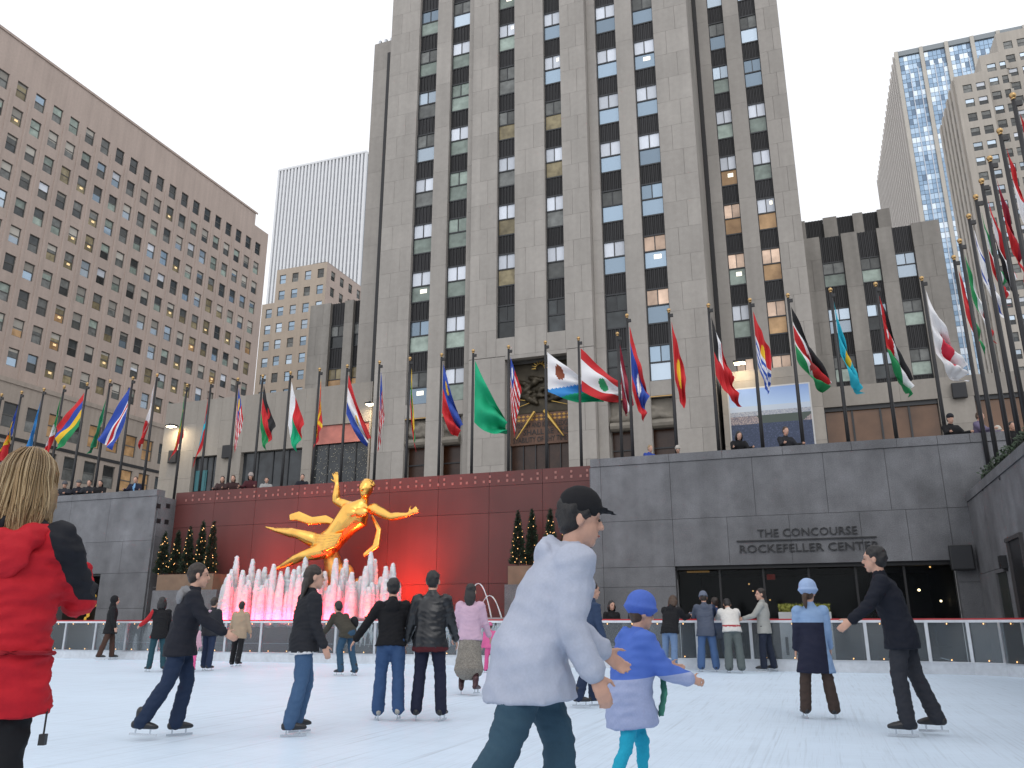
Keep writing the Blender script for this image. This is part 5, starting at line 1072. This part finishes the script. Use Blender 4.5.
# --- woman in the red jacket, foreground left, seen from behind
RED = cloth((.47, .012, .022), .7, 'red_shell'); BKS = cloth((.014, .015, .02), .7, 'black_shell')
def red_split(x, y, z):
    if z > 1.375: return 1
    if z > 1.16 and abs(x) > .155 + (1.38 - z) * .30: return 1
    return 0
def red_extra(q):
    L_, fin, H, k = q['Lc'], q['fin'], q['H'], q['k']
    b = MB(); b.tube([L_(.50, -.03, -.15), L_(.47, -.12, -.10), L_(.43, -.17, 0), L_(.47, -.12, .10), L_(.50, -.03, .15)], [.045, .062, .07, .062, .045], 10); b.ell(L_(.40, -.15), (.15, .05, .11)); fin(b, 'hood', RED, wr=.022)
    b = MB(); b.tube([L_(.52, -.02, -.10), L_(.53, -.085, 0), L_(.52, -.02, .10)], [.05, .055, .05], 10); fin(b, 'collar', BKS, wr=.01)
    b = MB()
    for i in range(25): a = 6.283 * i / 24; b.v += []
    b.tube([L_(.03, .150 * math.sin(a) * 1.18, .188 * math.cos(a) * 1.14) for a in np.linspace(0, 6.283, 25)], [(.012, .010)] * 25, 6, cap=False); b.v = [tuple(Vector(v) * k) for v in b.v]; b.obj('waist_cord', cloth((.30, .01, .018), .7), q['t'], True)
    b = MB(); p = L_(-.18, .0, .24); b.tube([p, p - Vector((0, 0, .09))], [.004, .004], 6); b.box(p.x - .012, p.x + .012, p.y - .012, p.y + .012, p.z - .13, p.z - .09); b.v = [tuple(Vector(v) * k) for v in b.v]; b.obj('drawcord', BLACK, q['t'])
    g = random.Random(3); b = MB(); HAr = q['HA']     # loose blond strands
    for i in range(2400):
        a = g.uniform(-2.3, 2.3); w = g.uniform(.99, 1.08) if i % 12 else g.uniform(1.08, 1.25); ln = g.uniform(.16, .30) - .03 * abs(a); lock = int(a * 5) / 5; pts = []
        for th_ in (.12, .5, .95, 1.35, 1.7): pts.append(H(.085 * math.sin(th_) * math.sin(a) * w, -.022 - .104 * math.sin(th_) * math.cos(a) * w, .045 + .098 * math.cos(th_) * w))
        e = pts[-1]; ox = .008 * math.sin(lock * 9 + 1); pts += [H(.095 * math.sin(a) * w + ox, -.02 - .105 * math.cos(a) * w, .03 - ln * .5), H(.088 * math.sin(a) * w + ox * 1.6 + g.uniform(-.012, .012), -.025 - .10 * math.cos(a) * w, .03 - ln * .8), H(.075 * math.sin(a) * w + ox * 2.0 + g.uniform(-.02, .02), -.03 - .09 * math.cos(a) * w, .03 - ln)]
        b.tube(pts, [.001, .0018, .002, .0022, .0022, .002, .0018, .0006], 4, cap=False)
        if i % 800 == 799:
            b.v = [tuple(Vector(v) * k) for v in b.v]; tag(b.obj('hair_strands', mat('hair_blond_strand_%d' % (i // 800), [(.50, .37, .21), (.36, .24, .12), (.24, .15, .07)][i // 800], .35, noise=[(4, .3)], obj=True), q['t'], True), kind='stuff'); b = MB()
rp_ = onZ(28, 458, 1.66)
person('woman in a red and black jacket with shoulder-length blond hair, back turned', (rp_.x, rp_.y, 0), -4, 1.64, lean=2, legs=((6, 4, 6), (-4, 4, 4)), arms=((30, 6, 85, 24), (36, 8, 95, 30)), head=(4, -12), hair='blond', hstyle='bob',
       top=dict(mats=[two_tone('red_black_shell', (.47, .012, .022), (.014, .015, .02), [[(0, 0, 1, -1.375, 0)], [(1, 0, .30, -.569, 1), (0, 0, 1, -1.13, 0)]])], bulk=1.20, hem=.21, wr=.045, ws=2.2), bot=dict(col=BLK, flare=.9), res=0, tri=2.6, extra=red_extra)
# --- man in the pale jacket crossing the foreground
PALE = cloth((.40, .43, .52), .75, 'pale_shell')
wp = onZ(528, 503, 1.60)
person('man in a pale lavender-white jacket and black cap skating to the right in front', (wp.x, wp.y, 0), 78, 1.70, lean=26, legs=((24, 4, 22), (-20, 5, 16)), arms=((14, 8, 40, 4), (-10, 10, 34, 2)), head=(-2, 10), hat=('cap', BLK), hair='black',
       top=dict(mats=[PALE], bulk=1.34, hem=.22, wr=.030, ws=1.7, hood='down'), bot=dict(col=(.035, .075, .11), flare=1.25), res=0, tri=2.0)
# --- child in blue
cp = onZ(626, 607, 1.14); CB, CL = cloth((.045, .11, .46), .8), cloth((.30, .36, .56), .8)
def child_extra(q):
    L_ = q['Lc']; b = MB(); b.tube([q['neck'] + q['sx'] * a + q['fw'] * c for a, c in ((.08, 0), (.04, .08), (-.04, .08), (-.08, 0), (-.03, -.08), (.05, -.07))], [.035] * 6, 8); b.tube([L_(.50, .12, .06), L_(.33, .22, .10), L_(.10, .25, .16), L_(-.12, .24, .18)], [(.05, .02), (.06, .018), (.065, .015), (.07, .012)], 8, side=q['sx']); q['fin'](b, 'scarf', cloth((.06, .22, .16)), wr=.012)
person('child in blue hat, two-tone blue coat and turquoise leggings skating to the right', (cp.x, cp.y, 0), 72, 1.19, lean=12, legs=((22, 3, 22), (-14, 3, 14)), arms=((48, 10, 34, 8), (30, 12, 44, 6)), head=(4, 6), hat=('beanie', (.075, .14, .48), 1.25), hair='brown', hstyle='short',
       top=dict(mats=[two_tone('child_coat', (.33, .38, .57), (.075, .15, .50), [[(0, -.12, 1, -.74, 0)]])], bulk=1.42, hem=.27, wr=.024, ws=2.2, hood='down'), bot=dict(col=(.02, .36, .52), flare=.82), res=0, tri=1.2, extra=child_extra)
# --- skater in dark jeans half hidden behind the man
person('skater in dark blue clothes half hidden behind the man in the pale jacket', G(590, 707), 70, 1.58, lean=8, legs=((16, 3, 16), (-12, 3, 10)), top=dict(col=(.03, .05, .10), hem=.15), bot=dict(col=DJEAN, flare=1.15), hair='dark', res=1)
# --- right foreground
person('tall man in black jacket and dark grey trousers skating to the left', G(914, 736), -62, 1.80, lean=15, slean=0, legs=((8, 3, 12), (-10, 4, 10)), arms=((30, 26, 20, 0), (-14, 8, 16, 0)), head=(-4, 4), top=dict(col=(.010, .012, .020), hem=.20, bulk=1.12), bot=dict(col=(.028, .03, .038), flare=1.15), hair='black', res=0, tri=.8)
LBL, NV = cloth((.22, .33, .52)), cloth((.014, .016, .035))
def girl_split(x, y, z): return 0 if (z > 1.06 or x > .12) else 1
person('girl in pale blue knit hat and long blue and navy coat, back turned', G(821, 719), 12, 1.47, lean=2, legs=((2, 8, 4), (2, 8, 4)), arms=((2, 6, 8, 0), (8, 6, 18, 0)), head=(2, 24), hat=('beanie', (.30, .40, .60), 1.28), hair='brown', hstyle='pony', top=dict(mats=[two_tone('girl_coat', (.014, .016, .035), (.22, .33, .52), [[(0, 0, 1, -1.06, 0)], [(1, 0, 0, -.13, 0)]])], hem=.40, bulk=1.08, wr=.014), bot=dict(col=(.055, .038, .032), flare=1.22), res=0, tri=.8)
# --- couple holding hands and others mid rink
person('man in black leather jacket and dark jeans, back turned, holding hands', G(428, 721), 4, 1.62, lean=8, legs=((6, 5, 14), (4, 6, 12)), arms=((4, 16, 10, 0), (8, 14, 24, 4)), head=(4, 0), top=dict(col=(.016, .017, .02), rough=.32, hem=.17, bulk=1.16, wr=.018, mats=[mat('leather', (.014, .015, .018), .34, noise=[(8, .06)], bump=(25, .3, .01), obj=True), cloth((.07, .012, .016))], matf=lambda x, y, z: 1 if z < .79 else 0), bot=dict(col=(.014, .018, .034), flare=1.15), hair='black', res=0, tri=.7)
person('woman in short black hooded top and blue flared jeans, back turned', G(388, 720), -8, 1.54, lean=8, legs=((2, 4, 10), (-8, 3, 10)), arms=((2, 34, 8, 0), (4, 18, 10, 0)), head=(4, 0), hair='black', hstyle='short', top=dict(col=(.010, .010, .012), hem=.07, bulk=1.06, hood='down', wr=.018), bot=dict(col=JEAN, flare=1.28), shoe=(.35, .33, .3), res=0, tri=.7)
person('woman in black jacket with white hem and jeans skating to the right', G(297, 735), 60, 1.60, lean=6, legs=((14, 3, 26), (-4, 3, 10)), arms=((-4, 8, 16, 0), (4, 8, 20, 0)), head=(0, 8), hair='dark', hstyle='long', top=dict(mats=[cloth((.02, .021, .026)), cloth((.6, .6, .62))], matf=lambda x, y, z: 1 if z < .775 else 0, hem=.14, bulk=1.14), bot=dict(col=(.05, .10, .19), flare=1.2), res=0, tri=.7)
def hood_extra(q):
    b = MB(); L_ = q['Lc']; b.tube([L_(.50, .02, -.12), L_(.515, -.10), L_(.50, .02, .12)], [.05, .075, .05], 8); b.ell(L_(.44, -.13), (.12, .05, .09)); q['fin'](b, 'hood', cloth((.20, .20, .21)), wr=.016)
person('man in dark jacket with grey hood and dark jeans skating to the right', G(170, 738), 66, 1.62, lean=10, legs=((16, 3, 26), (-12, 4, 20)), arms=((-6, 10, 16, 0), (30, 14, 30, 0)), head=(-2, 4), hair='dark', top=dict(col=(.014, .015, .022), hem=.16, bulk=1.14), bot=dict(col=(.016, .028, .06), flare=1.2), res=0, tri=.7, extra=hood_extra)
def tweed(): return mat('tweed', (.20, .18, .155), .9, noise=[(60, .45), (7, .15)], obj=True)
person('woman with long black hair in pink jacket and long tweed skirt', G(469, 695), 8, 1.62, lean=4, legs=((4, 4, 6), (-8, 5, 16)), arms=((4, 14, 14, 0), (6, 14, 20, 0)), hair='black', hstyle='long', top=dict(col=(.52, .36, .46), hem=.12, bulk=1.14, wr=.02), bot=dict(kind='skirt', skirt=tweed(), col=(.03, .012, .014), flare=.85), shoe=(.05, .015, .02), res=1)
person('small child in bright pink snowsuit beside the pink-jacketed woman', G(490, 673), -20, 1.05, lean=4, top=dict(col=(.60, .12, .28), hem=.1, bulk=1.3), bot=dict(col=(.60, .10, .26), flare=1.3), hat=('beanie', (.5, .12, .25)), hair='brown', res=2)
person('person bending forward in brown jacket with black shoulder bag and jeans', G(346, 676), -52, 1.66, lean=48, legs=((20, 3, 34), (0, 4, 20)), arms=((26, 10, 20, 0), (14, 10, 20, 0)), head=(-16, 0), hair='black', top=dict(col=(.05, .045, .035), hem=.14, bulk=1.16, wr=.02), bot=dict(col=(.03, .07, .12), flare=1.15), res=1,
       extra=lambda q: (lambda b: (b.ell(q['Lc'](.16, -.10, .20), (.09, .13, .15)), q['fin'](b, 'shoulder_bag', cloth(BLK), wr=.01)))(MB()))
person('person in beige quilted jacket and black trousers near the fountain', G(236, 667), 10, 1.57, lean=3, legs=((4, 5, 6), (-8, 4, 12)), arms=((2, 14, 10, 0), (6, 12, 10, 0)), hair='black', hstyle='short', top=dict(col=(.36, .27, .19), hem=.22, bulk=1.22, wr=.024), bot=dict(col=BLK, flare=1.2), res=1)
person('person in black hooded coat and brown trousers standing by the left barrier', G(106, 660), 60, 1.86, lean=2, legs=((14, 4, 8), (-12, 4, 6)), arms=((4, 6, 14, 0), (4, 6, 14, 0)), top=dict(col=(.016, .016, .018), hem=.26, bulk=1.1, hood='up'), bot=dict(col=(.06, .032, .024), flare=1.15), res=1)
person('man in dark jacket with pale striped scarf and dark jeans beside the pink child', G(206, 671), 14, 1.62, lean=6, arms=((10, 16, 20, 0), (8, 12, 20, 0)), hair='dark', top=dict(col=(.022, .024, .03), hem=.14, bulk=1.16), bot=dict(col=DJEAN, flare=1.2), res=1,
       extra=lambda q: (lambda b: (b.tube([q['Lc'](.49, -.02, -.10), q['Lc'](.47, -.12), q['Lc'](.49, -.02, .10)], [.035, .045, .035], 8), q['fin'](b, 'scarf', cloth((.55, .38, .46)), wr=.008)))(MB()))
person('small child in pink coat and bright pink trousers holding an adult hand', G(190, 672), 0, 1.05, lean=2, top=dict(col=(.55, .33, .40), hem=.2, bulk=1.25), bot=dict(col=(.62, .10, .26), flare=1.4), hair='brown', hstyle='long', res=2)
person('dark-haired person with a bright red sleeve left of the hooded man', G(155, 672), -40, 1.62, lean=8, arms=((40, 20, 20, 0), (10, 12, 20, 0)), hair='black', hstyle='bob', top=dict(mats=[cloth((.014, .014, .017)), cloth((.42, .02, .025))], matf=lambda x, y, z: 1 if x < -.2 else 0, hem=.2, bulk=1.1), bot=dict(col=(.02, .06, .08), flare=1.1), res=1)
# --- people leaning on the far barrier
GB = 'people at the far barrier'
person('person in black jacket and pale jeans leaning on the barrier, head bowed', G(672, 673), 34, 1.70, lean=24, legs=((-4, 4, 4), (-10, 5, 6)), arms=((50, 8, 50, 0), (54, 8, 46, 0)), head=(14, 20), hair='brown', hstyle='bob', top=dict(col=(.013, .013, .015), hem=.12, bulk=1.2, hood='down'), bot=dict(col=(.13, .20, .33), flare=1.15), res=1, group=GB)
person('person in grey-blue hooded jacket, grey knit hat and jeans leaning on barrier', G(709, 672), 4, 1.74, lean=10, legs=((4, 6, 4), (2, 7, 4)), arms=((50, 10, 50, 0), (54, 12, 46, 0)), head=(10, 10), hat=('beanie', (.13, .15, .20)), top=dict(mats=[cloth((.085, .10, .14)), cloth((.02, .03, .07))], matf=lambda x, y, z: 1 if x > .17 else 0, hem=.2, bulk=1.2, hood='down'), bot=dict(col=(.07, .13, .27), flare=1.4), res=1, group=GB)
person('person bent over the barrier in white jacket with red-striped hem', G(735, 673), 6, 1.74, lean=40, legs=((-8, 4, 2), (-8, 4, 2)), arms=((64, 8, 30, 0), (66, 12, 28, 0)), head=(20, 0), hair='black', top=dict(mats=[cloth((.60, .58, .55)), cloth((.35, .04, .05))], matf=lambda x, y, z: 1 if .99 < z - .30 * y * .0 < 1.025 and abs(x) < .22 and y < .05 else 0, hem=.1, bulk=1.2), bot=dict(col=(.10, .12, .12), flare=1.45), res=1, group=GB)
person('man in light grey zip jacket and dark jeans standing sideways at the barrier', G(768, 672), -60, 1.80, lean=1, legs=((6, 4, 6), (-6, 4, 4)), arms=((34, 16, 40, 0), (2, 8, 8, 0)), head=(0, -30), hair='dark', top=dict(col=(.34, .34, .32), hem=.17, bulk=1.08), bot=dict(col=(.02, .026, .045), flare=1.2), res=0, tri=.6, group=GB)
person('person in navy and white jacket squeezed between the leaning people', onY(718, 640, 21.4) * Vector((1, 0, 0)).x if False else Vector((onY(719, 640, 21.3).x, 21.3, 0)), -10, 1.72, lean=10, arms=((40, 8, 50, 0), (40, 8, 50, 0)), hair='dark', top=dict(mats=[cloth((.03, .05, .13)), cloth((.5, .5, .52))], matf=lambda x, y, z: 1 if x > .2 else 0, hem=.2, bulk=1.1), res=2, skates=False, group=GB)
person('person in black coat with white collar beyond the barrier, left of a man', Vector((onY(612, 640, 21.5).x, 21.5, 0)), 160, 1.66, hair='black', hstyle='bob', top=dict(col=BLK, hem=.3, bulk=1.1), res=2, skates=False, group=GB)
person('man facing the rink beyond the barrier, dark jacket, short dark hair', Vector((onY(638, 640, 23.6).x, 23.6, 0)), 176, 1.78, hair='black', top=dict(col=(.03, .03, .035), hem=.2), res=2, skates=False, group=GB, skin=0)
# --- spectators on the street-level terrace (stand on the pavement, seen over the parapet)
GT = 'spectators on the terrace'
def spect(px, ytop, Y, f, label, col, hair='black', hstyle='short', hat=None, lean=8, hood=False, mats=None, matf=None):
    q = onY(px, ytop, Y); h = min(1.84, max(1.45, (q.z - STREET) * 1.01)); person(label, (q.x, Y, STREET), f, h, lean=lean, arms=((40, 12, 50, 0), (40, 12, 50, 0)), head=(6, 0), hair=hair, hstyle=hstyle, hat=hat, top=dict(col=col, hem=.2, bulk=1.15, hood=hood, mats=mats, matf=matf), bot=dict(col=BLK), skates=False, res=3, group=GT)
for i, (px, yt, col, hs, hr, hat, lb_) in enumerate(((58, 476, (.05, .07, .10), 'short', 'dark', ('beanie', (.20, .27, .36)), 'spectator in blue-grey hat at the left end of the terrace rail'), (67, 479, (.03, .03, .035), 'short', 'black', ('beanie', (.10, .10, .11)), 'spectator in grey hat, second along the left terrace rail'), (81, 479, (.02, .02, .024), 'short', 'dark', ('cap', (.12, .12, .12)), 'spectator in a flat cap leaning on the left terrace rail'), (91, 477, (.025, .022, .03), 'short', 'dark', None, 'bareheaded dark-coated spectator in the left terrace group'), (102, 480, (.012, .012, .014), 'long', 'black', None, 'spectator in black coat, rightmost of the left terrace group'))):
    spect(px, yt, 25.95, 168 + 8 * (i % 3), lb_, col, hr, hs, hat)
spect(137, 472, 26.0, 170, 'man in dark suit and pale blue tie standing at the terrace edge', (.015, .02, .035), 'brown', lean=2, mats=[cloth((.015, .02, .035)), cloth((.16, .33, .55))], matf=lambda x, y, z: 1 if abs(x) < .035 and y > .06 and z > 1.15 else 0)
for i, (px, yt, col, hs, hr, hat, lb_) in enumerate(((223, 476, (.05, .03, .03), 'long', 'dark', None, 'long-haired spectator, leftmost above the red wall'), (234, 475, (.04, .02, .02), 'long', 'brown', None, 'brown-haired spectator, second from left above the red wall'), (252, 473, (.06, .015, .02), 'bob', 'dark', ('beanie', (.35, .3, .28)), 'spectator in pale hat and dark red coat above the red wall'), (267, 477, (.3, .3, .3), 'short', 'dark', None, 'spectator in light grey coat above the red wall'), (303, 474, (.02, .02, .025), 'short', 'black', None, 'lone dark-haired spectator above the statue'))):
    spect(px, yt, 26.95, 165 + 7 * (i % 3), lb_, col, hr, hs, hat)
spect(648, 445, 26.0, 150, 'grey-haired spectator in blue scarf above the lettered wall', (.03, .06, .28), 'blond'); spect(678, 446, 26.2, 200, 'spectator in pale hat low behind the parapet beside a pole', (.12, .11, .1), 'brown', hat=('beanie', (.45, .42, .38)))
spect(736, 431, 25.9, 180, 'spectator in black leaning far over the parapet under the poster', (.012, .012, .014), 'black', 'bob', lean=26); spect(783, 423, 25.95, 170, 'man in dark coat in front of the city view poster', (.02, .022, .028), 'brown')
spect(947, 405, 25.95, 178, 'man in black coat and flat cap on the right terrace', (.011, .011, .013), 'black', hat=('cap', (.03, .03, .03)), lean=2); spect(974, 408, 25.9, 140, 'spectator in purple-grey coat beside the right flagpoles', (.13, .11, .18), 'brown')
q = onX(993, 406, 5.75); spect(993, 408, q.y, 200, 'spectator in yellow top and pale hat behind the right flagpoles', (.45, .42, .03), 'blond', 'bob', ('beanie', (.5, .47, .42))); q = onX(1006, 402, 6.0); spect(1006, 402, q.y, 190, 'spectator in black jacket at the far right flagpoles', (.015, .015, .018), 'dark', 'short')
bpy.data.scenes.remove(TMP)
